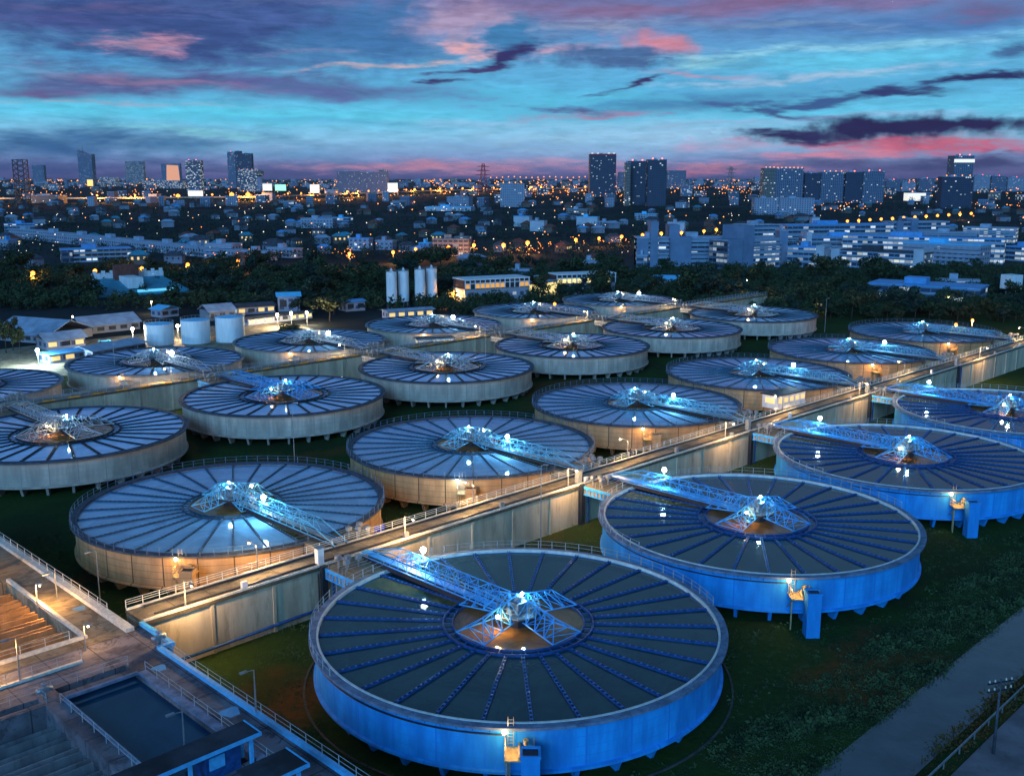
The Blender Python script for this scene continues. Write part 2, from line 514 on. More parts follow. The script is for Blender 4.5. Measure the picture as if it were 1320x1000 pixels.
# ------------------------------------------------------------------ mesh builder
class MB:
    def __init__(s):
        s.v, s.f, s.m, s.sm, s.uv = [], [], [], [], []

    def add(s, vs, fs, mi=0, smooth=False, uvs=None):
        n = len(s.v)
        s.v += [tuple(p) for p in vs]
        for i, f in enumerate(fs):
            s.f.append(tuple(n + k for k in f))
            s.m.append(mi)
            s.sm.append(smooth)
            s.uv.append(uvs[i] if uvs else None)
        return s

    def box(s, x0, y0, z0, x1, y1, z1, mi=0, rot=0.0, ctr=None):
        vs = [(x0, y0, z0), (x1, y0, z0), (x1, y1, z0), (x0, y1, z0), (x0, y0, z1), (x1, y0, z1), (x1, y1, z1), (x0, y1, z1)]
        if rot:
            c = ctr or ((x0 + x1) / 2, (y0 + y1) / 2)
            cs, sn = math.cos(rot), math.sin(rot)
            vs = [(c[0] + (p[0] - c[0]) * cs - (p[1] - c[1]) * sn, c[1] + (p[0] - c[0]) * sn + (p[1] - c[1]) * cs, p[2]) for p in vs]
        return s.add(vs, [(3, 2, 1, 0), (4, 5, 6, 7), (0, 1, 5, 4), (1, 2, 6, 5), (2, 3, 7, 6), (3, 0, 4, 7)], mi)

    def tube(s, p, q, r, n=5, mi=0, r2=None):
        p, q = Vector(p), Vector(q)
        d = q - p
        if d.length < 1e-6:
            return s
        d.normalize()
        a = d.orthogonal().normalized()
        b = d.cross(a)
        r2 = r if r2 is None else r2
        vs = []
        for (o, rr) in ((p, r), (q, r2)):
            for k in range(n):
                t = 2 * math.pi * k / n
                vs.append(o + a * (rr * math.cos(t)) + b * (rr * math.sin(t)))
        fs = [(k, (k + 1) % n, n + (k + 1) % n, n + k) for k in range(n)]
        fs += [tuple(range(n - 1, -1, -1)), tuple(range(n, 2 * n))]
        return s.add(vs, fs, mi, n > 6)

    def lathe(s, prof, n=96, mi=0, a0=0.0, a1=2 * math.pi, cx=0, cy=0):
        full = abs(a1 - a0 - 2 * math.pi) < 1e-6
        m_ = n if full else n + 1
        for (r0, z0), (r1, z1) in zip(prof[:-1], prof[1:]):
            vs, fs, uvs = [], [], []
            for k in range(m_):
                t = a0 + (a1 - a0) * k / n
                vs += [(cx + r0 * math.cos(t), cy + r0 * math.sin(t), z0), (cx + r1 * math.cos(t), cy + r1 * math.sin(t), z1)]
            for k in range(n):
                j = (k + 1) % m_
                fs.append((2 * k, 2 * j, 2 * j + 1, 2 * k + 1))
                t0, t1 = (a0 + (a1 - a0) * k / n) * max(r0, r1), (a0 + (a1 - a0) * (k + 1) / n) * max(r0, r1)
                uvs.append([(t0, z0), (t1, z0), (t1, z1), (t0, z1)])
            s.add(vs, fs, mi, n > 8, uvs)
        return s

    def arc(s, r, z, a0, a1, n, tr, mi=0, sides=4):
        pts = [(r * math.cos(a0 + (a1 - a0) * k / n), r * math.sin(a0 + (a1 - a0) * k / n), z) for k in range(n + 1)]
        for p, q in zip(pts[:-1], pts[1:]):
            s.tube(p, q, tr, sides, mi)
        return s

    def disc(s, r, z, n=96, mi=0):
        vs = [(r * math.cos(2 * math.pi * k / n), r * math.sin(2 * math.pi * k / n), z) for k in range(n)]
        return s.add(vs, [tuple(range(n))], mi)

    def mesh(s, name, mats):
        me = bpy.data.meshes.new(name)
        me.from_pydata(s.v, [], s.f)
        for m_ in (mats if isinstance(mats, (list, tuple)) else [mats]):
            me.materials.append(m_)
        me.polygons.foreach_set('material_index', s.m)
        me.polygons.foreach_set('use_smooth', s.sm)
        if len(s.f) < 60000:
            uvl = me.uv_layers.new(name='UVMap')
            flat = []
            for f, e in zip(s.f, s.uv):
                if e:
                    for q in e:
                        flat += q
                    continue
                p0, p1, p2 = (Vector(s.v[f[i]]) for i in (0, 1, 2))
                nrm = (p1 - p0).cross(p2 - p1)
                if nrm.length > 1e-9:
                    nrm.normalize()
                if abs(nrm.z) > .6:
                    for k in f:
                        flat += (s.v[k][0], s.v[k][1])
                else:
                    t = Vector((-nrm.y, nrm.x, 0))
                    if t.length > 1e-6:
                        t.normalize()
                    for k in f:
                        flat += (t.x * s.v[k][0] + t.y * s.v[k][1], s.v[k][2])
            uvl.data.foreach_set('uv', flat)
        me.update()
        return me

    def build(s, name, mats, parent=None, loc=(0, 0, 0), rot=0.0):
        o = bpy.data.objects.new(name, s.mesh(name, mats))
        SC.collection.objects.link(o)
        o.location = loc
        o.rotation_euler = (0, 0, rot)
        if parent:
            o.parent = parent
        return o


def tag(o, label=None, cat=None, group=None, kind=None):
    for k, v in (('label', label), ('category', cat), ('group', group), ('kind', kind)):
        if v:
            o[k] = v
    return o


def empty(name, loc=(0, 0, 0), rot=0.0, label=None, cat=None, group=None):
    o = bpy.data.objects.new(name, None)
    SC.collection.objects.link(o)
    o.location = loc
    o.rotation_euler = (0, 0, rot)
    o.empty_display_size = .5
    return tag(o, label, cat, group)


def inst(name, me, parent=None, loc=(0, 0, 0), rot=0.0, mat=None, sc=None):
    o = bpy.data.objects.new(name, me)
    SC.collection.objects.link(o)
    o.location = loc
    o.rotation_euler = (0, 0, rot)
    if sc:
        o.scale = sc if isinstance(sc, (tuple, list)) else (sc, sc, sc)
    if parent:
        o.parent = parent
    if mat:
        o.material_slots[0].link = 'OBJECT'
        o.material_slots[0].material = mat
    return o


def plight(name, parent, loc, col_, energy, radius=.25):
    l_ = bpy.data.lights.new(name, 'POINT')
    l_.energy = energy
    l_.color = col_
    l_.shadow_soft_size = radius
    o = bpy.data.objects.new(name, l_)
    SC.collection.objects.link(o)
    o.location = loc
    if parent:
        o.parent = parent
    return o


A45 = math.pi / 4

# ------------------------------------------------------------------ ground, canal, road
b = MB()
b.add([(-30000, -3000, -.05), (30000, -3000, -.05), (30000, 40000, -.05), (-30000, 40000, -.05)], [(0, 1, 2, 3)])
tag(b.build('ground', M['far']), kind='structure')
b = MB()
b.add([P(-70, -180), P(420, -180), P(420, 190), P(-70, 260)], [(0, 1, 2, 3)])
tag(b.build('grass_field', M['grass']), kind='structure')
b = MB()
b.add([P(-200, -44.0, .06), P(600, -44.0, .06), P(600, -36.6, .06), P(-200, -36.6, .06)], [(0, 1, 2, 3)])
tag(b.build('canal_water', M['canal']), kind='structure')
b = MB()
b.add([P(-200, -60, .12), P(600, -60, .12), P(600, -46.6, .12), P(-200, -46.6, .12)], [(0, 1, 2, 3)])
tag(b.build('service_road', M['road']), kind='structure')


def foliage(n, R0, lumps, seed, size=.5, flat=.75, mi=0, zc=0.0):
    """leaf-sized faces spread through lumps of the crown"""
    rr = random.Random(seed)
    mb = MB()
    L = [((rr.gauss(0, .5), rr.gauss(0, .5), rr.gauss(0, .38)), rr.uniform(.35, .62)) for _ in range(lumps)]
    for _ in range(n):
        (c, lr) = rr.choice(L)
        d = Vector((rr.gauss(0, 1), rr.gauss(0, 1), rr.gauss(0, 1))).normalized()
        p = Vector(c) + d * lr * (rr.random() ** .35)
        if p.z < -.75:
            p.z = -.75
        p = Vector((p.x * R0, p.y * R0, p.z * R0 * flat + zc))
        a = Vector((rr.gauss(0, 1), rr.gauss(0, 1), rr.gauss(0, .6))).normalized()
        q = a.cross(d if abs(a.dot(d)) < .95 else Vector((0, 0, 1))).normalized()
        s_ = size * rr.uniform(.6, 1.5)
        mb.add([p - a * s_, p + q * s_ * .7, p + a * s_, p - q * s_ * .7], [(0, 1, 2, 3)], mi)
    return mb


# overgrown bank: one mass of shrubs and weeds nobody could count
def bank(name, label, mat, region, n, size, seed):
    rr = random.Random(seed)
    mb = MB()
    i = 0
    while i < n:
        a, bb = rr.uniform(region[0], region[1]), rr.uniform(region[2], region[3])
        if any((a - 54 * i_ + (0 if j_ == 0 else .5)) ** 2 + (bb - j_) ** 2 < 640 for i_ in range(6) for j_ in (0, 65.9)) or 31 < bb < 36.5 or (a < -30 and bb < 32):
            continue
        x, y, _ = P(a, bb)
        h = size * rr.uniform(.5, 1.6) * (1 + .8 * math.sin(a * .31 + bb * .7) * math.sin(a * .12))
        h = max(.25, h)
        if rr.random() < .4 and rr.random() < .5 + .5 * math.sin(a * .2) * math.cos(bb * .5):
            continue
        for _ in range(9):
            p = Vector((x + rr.gauss(0, h * .5), y + rr.gauss(0, h * .5), abs(rr.gauss(0, h * .45))))
            d = Vector((rr.gauss(0, 1), rr.gauss(0, 1), rr.gauss(.6, 1))).normalized()
            q = d.orthogonal().normalized()
            s_ = h * rr.uniform(.14, .32)
            mb.add([p - d * s_, p + q * s_ * .6, p + d * s_ * 1.3, p - q * s_ * .6], [(0, 1, 2, 3)])
            i += 1
    return tag(mb.build(name, mat), label, 'shrubs', kind='stuff')


bank('bank_shrubs', 'dark green overgrown scrub along the near canal bank', M['tuft'], (0, 170, -37.0, -27.0), 85000, .42, 3)
bank('roadside_weeds', 'rusty weeds between the canal and the pale road', M['tuftr'], (10, 90, -46.4, -43.4), 7000, .5, 4)
bank('grass_tufts', 'rough grass tufts around the blue tank bases', M['tuft'], (-32, 150, -27.5, 92), 60000, .34, 5)

# ------------------------------------------------------------------ the clarifier tank, built once
NS = 144
mb = MB().lathe([(24.25, 2.05), (24.25, 6.72)], NS).lathe([(24.6, 1.72), (24.6, 2.0), (24.25, 2.06)], NS).lathe([(23.7, 6.72), (23.7, 5.0)], NS)
ME_wall = mb.mesh('wall', M['wallA'])
ME_floor = MB().lathe([(24.6, 1.72), (0.01, 1.0)], 48).mesh('floor_slab', M['under'])
mb = MB().lathe([(24.3, 6.72), (25.0, 6.72), (25.0, 7.0), (24.12, 7.0), (24.12, 6.55)], NS)
ME_rim = mb.mesh('rim_walkway', M['rimA'])
ME_lip = MB().lathe([(24.1, 6.5), (24.1, 7.09), (23.86, 7.09), (23.86, 6.4)], NS).mesh('rim_lip', M['lip'])


def handrail(a0, a1):
    n = int((a1 - a0) / rad(4.5))
    m_ = MB()
    for k in range(n + 1):
        t = a0 + (a1 - a0) * k / n
        x, y = 24.85 * math.cos(t), 24.85 * math.sin(t)
        m_.box(x - .04, y - .04, 7.0, x + .04, y + .04, 8.12, rot=t)
    for z in (7.55, 8.1):
        m_.arc(24.85, z, a0, a1, n, .028)
    return m_


ME_railfull = handrail(0, 2 * math.pi).mesh('handrail', M['railB'])
ME_railpart = handrail(rad(-35), rad(170)).mesh('handrail', M['rail'])   # local angles
ME_water = MB().disc(23.88, 6.66).mesh('water_surface', M['waterA'])
ME_well = MB().disc(7.9, 6.70, 64).mesh('centre_well_water', M['well'])


def sector(r0, r1, a0, a1, z):
    m_ = MB()
    n = 6
    vs = [(r * math.cos(a0 + (a1 - a0) * k / n), r * math.sin(a0 + (a1 - a0) * k / n), z) for r in (r0, r1) for k in range(n + 1)]
    m_.add(vs, [(k, n + 1 + k, n + 2 + k, k + 1) for k in range(n)])
    return m_


ME_feed = sector(9.2, 23.3, rad(96.5), rad(107.5), 6.69).mesh('inlet_water', M['feed'])
mb = MB().lathe([(7.9, 6.3), (7.9, 6.98), (8.06, 6.98), (8.06, 6.3)], 72).lathe([(9.0, 6.3), (9.0, 6.98), (9.18, 6.98), (9.18, 6.3)], 72)
for k in range(36):
    t = k * rad(10)
    c_, s_ = math.cos(t) * 8.53, math.sin(t) * 8.53
    mb.box(c_ - .47, s_ - .05, 6.85, c_ + .47, s_ + .05, 6.96, rot=t)
ME_ring = mb.mesh('ring_channel', M['lauA'])


def launder(w, th, r0=9.18):
    m_ = MB()
    for sg in (-1, 1):
        m_.box(r0, sg * w - th / 2, 6.3, 23.88, sg * w + th / 2, 6.88)
    m_.box(r0, -w, 6.3, 23.78, w, 6.5)
    x = r0 + .5
    while x < 23.2:
        m_.box(x - .10, -w, 6.80, x + .10, w, 6.90, 1)
        x += .78
    return m_


ME_launder = launder(.16, .07).mesh('launder', [M['lauA'], M['tie']])
ME_launder_thin = launder(.11, .06, 8.1).mesh('launder', [M['lauB'], M['railB']])
ME_launder_wide = MB().box(10.95, -.24, 6.3, 23.78, .24, 6.78).box(10.95, -.28, 6.78, 23.78, -.16, 6.84).box(10.95, .16, 6.78, 23.78, .28, 6.84).mesh('launder', M['lauC'])
mb = MB()
mb.add([(22.0, -.22, 0), (23.3, -.22, 0), (23.3, .22, 0), (22.0, .22, 0), (21.2, -.22, 1.74), (24.1, -.22, 1.74), (24.1, .22, 1.74), (21.2, .22, 1.74)],
       [(3, 2, 1, 0), (4, 5, 6, 7), (0, 1, 5, 4), (1, 2, 6, 5), (2, 3, 7, 6), (3, 0, 4, 7)])
ME_col = mb.mesh('support_column', M['wallC'])
ME_kerb = MB().lathe([(25.9, 0.02), (25.9, .15), (25.65, .15), (25.65, .02)], 96).mesh('ground_kerb', M['sand'])
# centre drive tower
mb = MB()
mb.lathe([(1.7, 6.0), (1.7, 7.6), (2.9, 7.9), (2.9, 8.1), (.01, 8.1)], 8)
ME_pier = mb.mesh('centre_pier', M['dark'])
mb = MB()
mb.lathe([(2.75, 8.12), (2.75, 8.22), (.01, 8.22)], 8)
mb.box(-.9, -.9, 8.22, .9, .9, 9.5)
mb.box(-1.6, -.4, 8.22, -1.0, .4, 9.0)
mb.box(.4, -1.7, 8.22, 1.2, -1.0, 8.9)
mb.lathe([(.5, 9.5), (.5, 10.1), (.01, 10.2)], 10)
for k in range(8):
    t = k * rad(45)
    mb.tube((2.65 * math.cos(t), 2.65 * math.sin(t), 8.2), (2.65 * math.cos(t), 2.65 * math.sin(t), 9.3), .04, 4)
mb.arc(2.65, 9.3, 0, 2 * math.pi, 8, .04)
mb.arc(2.65, 8.8, 0, 2 * math.pi, 8, .03)
ME_drive = mb.mesh('drive_unit', surf('dull_drive_paint', (.16, .22, .27), .85, .3, 1.5))


def truss_arm():
    m_ = MB()
    T_ = .085
    L0, L1 = .8, 7.6
    n = 4
    bl = [Vector((L0 + (L1 - L0) * k / n, 0, 0)) for k in range(n + 1)]
    lo = [[Vector((p.x, sg * (1.0 + 1.3 * k / n), 7.8 - .5 * k / n)) for k, p in enumerate(bl)] for sg in (-1, 1)]
    up = [Vector((L0 - .6 + (L1 - 1.4 - L0) * k / n, 0, 10.3 - 1.1 * k / n)) for k in range(n + 1)]
    for k in range(n):
        for row in (lo[0], lo[1], up):
            m_.tube(row[k], row[k + 1], T_, 5)
        for sd in (0, 1):
            m_.tube(lo[sd][k], up[k + 1], T_ * .6, 4)

        m_.tube(lo[0][k], lo[1][k + 1], T_ * .55, 4)
    for k in range(n + 1):
        m_.tube(lo[0][k], lo[1][k], T_ * .7, 4)
        for sd in (0, 1):
            m_.tube(lo[sd][k], up[k], T_ * .7, 4)
    return m_


ME_arm = truss_arm().mesh('truss_arm', M['trussA'])


def bridge(Lb):
    m_ = MB()
    T_ = .075
    y0, y1 = 2.5, 24.6
    n = 11
    w = 1.15
    for sg in (-1, 1):
        m_.tube((sg * w, 1.5, 7.75), (sg * w, Lb, 7.55), T_ * 1.3, 5)
        m_.tube((sg * w, y0, 9.6), (sg * w, y1 - 1, 9.6), T_, 5)
        m_.tube((sg * w, y1 - 1, 9.6), (sg * w, Lb, 7.7), T_, 5)
        m_.tube((sg * w, y0, 8.7), (sg * w, y1, 8.7), T_ * .5, 4)
        for k in range(n):
            ya, yb = y0 + (y1 - 1 - y0) * k / n, y0 + (y1 - 1 - y0) * (k + 1) / n
            m_.tube((sg * w, ya, 7.75), (sg * w, ya, 9.6), T_ * .7, 4)
            m_.tube((sg * w, ya, 7.75 if k % 2 else 9.6), (sg * w, yb, 9.6 if k % 2 else 7.75), T_ * .7, 4)
    for k in range(n + 1):
        ya = y0 + (y1 - 1 - y0) * k / n
        m_.tube((-w, ya, 9.6), (w, ya, 9.6), T_ * .7, 4)
        if k < n:
            m_.tube((-w, ya, 9.6), (w, ya + (y1 - 1 - y0) / n, 9.6), T_ * .5, 4)
    return m_


ME_bridge = bridge(30.2).mesh('truss_bridge', M['trussA'])
ME_bdeck = MB().box(-.6, 1.6, 7.66, .6, 30.6, 7.76).mesh('bridge_deck', M['trussA'])
ME_bgird = MB().box(-1.3, 2.0, 7.0, -1.02, 30.0, 7.6).box(1.02, 2.0, 7.0, 1.3, 30.0, 7.6).mesh('bridge_girder', M['dark'])
ME_pipe = MB().tube((0, 2, 6.95), (0, 29.5, 6.95), .55, 10).mesh('feed_pipe', M['dark'])
ME_lamp = MB().tube((0, 0, 0), (0, 0, 1.5), .05, 5).box(-.3, -.18, 1.5, .3, .18, 1.62).mesh('floodlight', M['steel'])
ME_bulb = MB().lathe([(.01, -.34), (.24, -.24), (.34, 0), (.24, .24), (.01, .34)], 12).mesh('bulb', M['bluew'])
ME_bulbw = MB().lathe([(.01, -.34), (.24, -.24), (.34, 0), (.24, .24), (.01, .34)], 12).mesh('bulb', M['warmw'])
ME_bulbo = MB().lathe([(.01, -.34), (.24, -.24), (.34, 0), (.24, .24), (.01, .34)], 10).mesh('bulb', M['orange'])
# inlet slab at the rim
ME_slab = MB().box(-6.6, 24.3, 6.55, 2.6, 31.2, 7.02).box(-6.6, 24.6, 5.5, -6.2, 31.0, 6.55).box(2.2, 24.6, 5.5, 2.6, 31.0, 6.55).mesh('inlet_slab', [M['deck']])
mb = MB()
for k in range(8):
    mb.box(-6.75, 24.8 + k * .8, 5.6, -6.6, 25.0 + k * .8, 6.9)
mb.box(-6.75, 24.4, 6.5, -6.61, 31.0, 6.95)
mb.box(-6.75, 24.4, 5.4, -6.61, 31.0, 5.6)
ME_gird = mb.mesh('slab_girder', M['trussA'])
mb = MB()
for (x, y) in ((-5.6, 27.2), (-4.4, 28.6), (-5.4, 29.4), (-3.2, 27.8)):
    mb.tube((x, y, 7.0), (x, y, 8.6), .14, 6).box(x - .35, y - .35, 8.2, x + .35, y + .35, 8.8).tube((x - .45, y, 8.4), (x + .45, y, 8.4), .3, 8)
for y in (26.2, 27.0, 27.9, 30.2):
    mb.tube((-6.5, y, 7.9), (-2.2, y, 7.9), .05, 4).tube((-6.5, y, 7.0), (-6.5, y, 7.9), .05, 4)
ME_valves = mb.mesh('valve_set', M['steel'])
# valve stand, ladder and drain shaft outside the wall, along local +x
mb = MB()
mb.box(24.4, -1.5, 4.6, 27.0, 1.5, 4.72)
for y in (-1.4, 1.4):
    for x in (24.6, 25.7, 26.9):
        mb.tube((x, y, 4.7), (x, y, 5.8), .04, 4)
    mb.tube((24.6, y, 5.8), (26.9, y, 5.8), .04, 4).tube((24.6, y, 5.3), (26.9, y, 5.3), .03, 4)
    mb.tube((24.4, y, 2.6), (26.9, y, 4.6), .07, 4)
mb.tube((25.4, .6, 4.7), (25.4, .6, 6.0), .12, 6).tube((25.9, .0, 4.7), (25.9, .0, 5.7), .12, 6).tube((24.3, .6, 5.4), (27.0, .6, 5.4), .2, 8).tube((24.3, 0, 5.0), (27.0, 0, 5.0), .16, 8)
mb.lathe([(.3, 5.95), (.3, 6.05), (.01, 6.05)], 10, cx=25.4, cy=.6)
mb.tube((25.2, -1.0, .1), (25.2, -1.0, 4.6), .1, 5).tube((26.2, -1.3, .1), (26.2, -1.3, 4.6), .1, 5)
ME_stand = mb.mesh('valve_stand', M['steel'])
mb = MB()
for y in (-1.15, -.6):
    mb.tube((24.7, y, 4.7), (24.7, y, 8.1), .05, 4)
for k in range(9):
    mb.tube((24.7, -1.15, 4.9 + k * .36), (24.7, -.6, 4.9 + k * .36), .035, 4)
ME_ladder = mb.mesh('ladder', M['steel'])
ME_shaft = MB().box(26.9, .1, 0, 28.7, 1.9, 6.0).box(26.8, 0, 6.0, 28.8, .25, 6.25).box(26.8, 1.75, 6.0, 28.8, 2.0, 6.25).box(26.8, .25, 6.0, 27.05, 1.75, 6.25).box(28.55, .25, 6.0, 28.8, 1.75, 6.25).box(27.06, .26, 6.01, 28.54, 1.74, 6.05, 1).mesh('drain_shaft', [M['wallA'], M['dark']])
mb = MB().arc(24.5, 6.0, rad(-80), rad(-3), 40, .09, sides=5)
for k in range(20):
    t = rad(-79 + k * 4)
    mb.tube((24.2 * math.cos(t), 24.2 * math.sin(t), 6.05), (24.5 * math.cos(t), 24.5 * math.sin(t), 6.6), .04, 4)
ME_cond = mb.mesh('conduit', M['dark'])

ROWS = {
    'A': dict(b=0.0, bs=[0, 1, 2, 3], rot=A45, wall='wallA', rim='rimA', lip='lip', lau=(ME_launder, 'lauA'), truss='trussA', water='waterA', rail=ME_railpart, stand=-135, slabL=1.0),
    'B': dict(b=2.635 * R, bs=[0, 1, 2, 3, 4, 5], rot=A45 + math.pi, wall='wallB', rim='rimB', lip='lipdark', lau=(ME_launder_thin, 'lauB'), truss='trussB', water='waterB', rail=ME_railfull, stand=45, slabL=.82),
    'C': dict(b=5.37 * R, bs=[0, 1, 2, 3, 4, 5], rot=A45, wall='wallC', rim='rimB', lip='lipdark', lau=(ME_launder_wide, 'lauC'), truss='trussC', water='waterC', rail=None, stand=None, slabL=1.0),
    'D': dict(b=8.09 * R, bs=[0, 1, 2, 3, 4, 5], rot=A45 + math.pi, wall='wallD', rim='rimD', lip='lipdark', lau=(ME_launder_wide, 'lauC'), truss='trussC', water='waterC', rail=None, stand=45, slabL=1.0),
}
TL = {
    'A0': 'largest blue-walled settling tank, nearest in the foreground, with a blue truss bridge',
    'A1': 'second blue-walled tank, to the right behind the foreground one, beside the unlit grass slope',
    'A2': 'third blue-walled tank, cut by the right edge, just behind the second blue tank',
    'A3': 'farthest blue-walled tank, cut off by the right edge of the picture',
    'B0': 'leftmost orange-tan tank, beside the walkway junction, with grid lines on its wall',
    'B1': 'tan tank with pale water near the picture centre, second of the tan row',
    'B2': 'third tan tank from the left, with a bright blue-white bridge lamp',
    'B3': 'tan tank with the small white cabin standing at its near side on the walkway',
    'B4': 'second farthest tan tank on the right, with the brightly lit drive dome at its centre',
    'B5': 'farthest tan tank on the right, orange lamp at its right edge near the trees',
    'C0': 'grey tank cut by the left edge, with black radial troughs and pale trusses',
    'C1': 'grey tank with bright blue truss cross, second from the left in its row',
    'C2': 'grey tank with black radial troughs behind the middle tan tank, third of its row',
    'C3': 'grey tank with black radial troughs, fourth of its row, right of the picture centre',
    'C4': 'fifth grey tank of its row, in front of the farthest pale tank',
    'C5': 'farthest grey tank on the right of its row, next to the dark trees',
    'D0': 'pale tank cut by the left edge behind the orange-striped walkway',
    'D1': 'pale tank in front of the three white storage tanks, twin lamps at its centre',
    'D2': 'pale tank with a dazzling white lamp, right of the white storage tanks',
    'D3': 'pale tank with a small roofed cabin before it, just in front of the four silos',
    'D4': 'pale tank with an orange glowing lamp, below the pump house with the glazed gallery',
    'D5': 'farthest pale tank with bluish water, a blue-white lamp on its bridge',
}
TANKS = {}
NL = 30
rl = random.Random(5)
for rk, rc in ROWS.items():
    for i in rc['bs']:
        key = rk + str(i)
        ta = 2.16 * R * i + (-.02 * R if rk != 'A' else 0)
        tb = rc['b'] + .35 * i
        root = empty('settling_tank', P(ta, tb), rc['rot'], TL[key], 'settling tank', 'round settling tanks in rows')
        TANKS[key] = (ta, tb)
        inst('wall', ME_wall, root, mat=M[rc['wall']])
        inst('floor_slab', ME_floor, root)
        inst('rim_walkway', ME_rim, root, mat=M[rc['rim']])
        inst('rim_lip', ME_lip, root, mat=M[rc['lip']])
        if rc['rail']:
            inst('handrail', rc['rail'], root)
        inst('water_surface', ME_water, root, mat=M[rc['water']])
        rf = {'A': 1.0, 'B': .88, 'C': 1.2, 'D': 1.2}[rk]
        inst('centre_well_water', ME_well, root, sc=(rf, rf, 1))
        if rk in 'AB':
            inst('inlet_water', ME_feed, root, rot=rad(-12) if rk == 'B' else 0)
            if key == 'A0':
                inst('ground_kerb', ME_kerb, root)
        inst('ring_channel', ME_ring, root, mat=M[rc['lau'][1]], sc=(rf, rf, 1))
        for k in range(NL):
            inst('launder', rc['lau'][0], root, rot=rad(90 + 6 + 12 * k))
        for k in range(32):
            # only the fins on the side one can see
            t = rad(k * 11.25 + 3)
            if math.sin(t + rc['rot']) < .35:
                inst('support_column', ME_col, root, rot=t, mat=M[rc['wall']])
        inst('centre_pier', ME_pier, root)
        inst('drive_unit', ME_drive, root)
        tm = M[rc['truss']] if key != 'C1' else M['trussA']
        for k in range(4):
            inst('truss_arm', ME_arm, root, rot=k * math.pi / 2 + (.12 if rk == 'C' else 0), mat=tm, sc=(rf * (1.05 if rk != 'B' else .95), rf * 1.05, 1))
        br = inst('truss_bridge', ME_bridge, root, mat=tm)
        inst('bridge_deck', ME_bdeck, br, mat=tm if rk == 'A' else M['steel'])
        inst('bridge_girder', ME_bgird, br)
        inst('feed_pipe', ME_pipe, root)
        sl = inst('inlet_slab', ME_slab, root)
        inst('slab_girder', ME_gird, sl, mat=tm)
        inst('valve_set', ME_valves, sl)
        # lamps
        ly = {'A': 19.0, 'B': 11.5, 'C': 17.0, 'D': 12.0}[rk]
        near = rk == 'A' or key in ('B0', 'B1', 'B2')
        bsz = 1.2 if rk in 'AB' else 1.5
        if rk != 'C':
            fl = inst('floodlight', ME_lamp, root, (1.1, ly, 8.9))
            orange = key in ('B5', 'D4')
            inst('bulb', ME_bulbo if orange else ME_bulb, fl, (0, 0, 1.75), sc=bsz * (1.3 if not near else 1.0))
            plight('lamp_light', fl, (0, 0, 1.3), (1, .5, .15) if orange else (.35, .75, 1.0), 3200 if rk == 'A' else 4500, .3)
        wl = inst('floodlight', ME_lamp, root, (-3.9, -.5, 7.4), sc=.8)
        inst('bulb', ME_bulbw, wl, (0, 0, 1.75), sc=.9)
        plight('lamp_light', wl, (0, 0, 1.5), (1, .66, .3), 1100, .3)
        pl2 = inst('floodlight', ME_lamp, root, (.4, -.3, 9.2), sc=.7)
        inst('bulb', ME_bulb, pl2, (0, 0, 1.75), sc=.7)
        plight('lamp_light', pl2, (0, 0, 1.6), (.45, .85, 1.0), 2600, .3)
        if rc['stand'] is not None:
            sr = rad(rc['stand'])
            st_ = inst('valve_stand', ME_stand, root, rot=sr, mat=M['standp'])
            inst('ladder', ME_ladder, st_)
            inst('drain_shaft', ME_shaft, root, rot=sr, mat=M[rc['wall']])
            wla = inst('wall_lamp', ME_lamp, root, (24.9 * math.cos(sr - .06), 24.9 * math.sin(sr - .06), 5.2), sc=.7)
            cool = key in ('B1', 'D0')
            inst('bulb', ME_bulb if cool else ME_bulbw, wla, (0, 0, 2.0), sc=1.1)
            plight('lamp_light', wla, (1.7 * math.cos(sr), 1.7 * math.sin(sr), 1.6), (.6, .85, 1) if cool else (1, .55, .16), 420, .25)
            if rk == 'A':
                inst('conduit', ME_cond, root, rot=sr)

# ------------------------------------------------------------------ channel walkways between the rows
def walkway(b0, b1, a0, a1, label, stripes, step0, wallmat):
    root = empty('channel_walkway', P(a0, b0), A45, label, 'walkway')
    L, W = a1 - a0, b1 - b0
    m_ = MB().box(0, .15, 0, L, W - .15, 6.7)
    for k in range(int(L / 9) + 1):
        m_.box(k * 9 - .22, -.02, 0, k * 9 + .22, .15, 6.7)
    m_.build('channel_wall', wallmat, root)
    MB().box(0, -.1, 6.7, L, W + .1, 7.15).build('deck', M['deck'], root)
    for y in (0, W - .3):
        kb = MB()
        x = 0
        while x < L:
            kb.box(x + .03, y, 7.15, min(L, x + 3) - .03, y + .3, 7.4, (int(x / 3) % 2) if (stripes and y == 0) else 0)
            x += 3
        kb.build('kerb', [M['kerbw'] if not stripes else M['rimD'], M['okerb']], root)
    hr = MB()
    for y in ((W - .15,) if not stripes else (.15, W - .15)):
        x = 0
        while x < L:
            hr.box(x - .04, y - .04, 7.4, x + .04, y + .04, 8.5)
            x += 2.2
        for z in (7.9, 8.2, 8.5):
            hr.tube((0, y, z), (L, y, z), .035, 4)
    hr.build('handrail', M['railw'] if not stripes else M['rail'], root)
    if not stripes:
        pp = MB()
        pp.tube((3, -.5, 1.0), (L * .12, -.5, 1.6), .22, 8)
        for k in range(1, 6):
            x = 54 * k - 27 if k > 1 else 27
            pp.tube((x + .2, -.35, 0), (x + .2, -.35, 6.8), .16, 6)
        pp.build('service_pipe', M['lauA'], root)
    return root


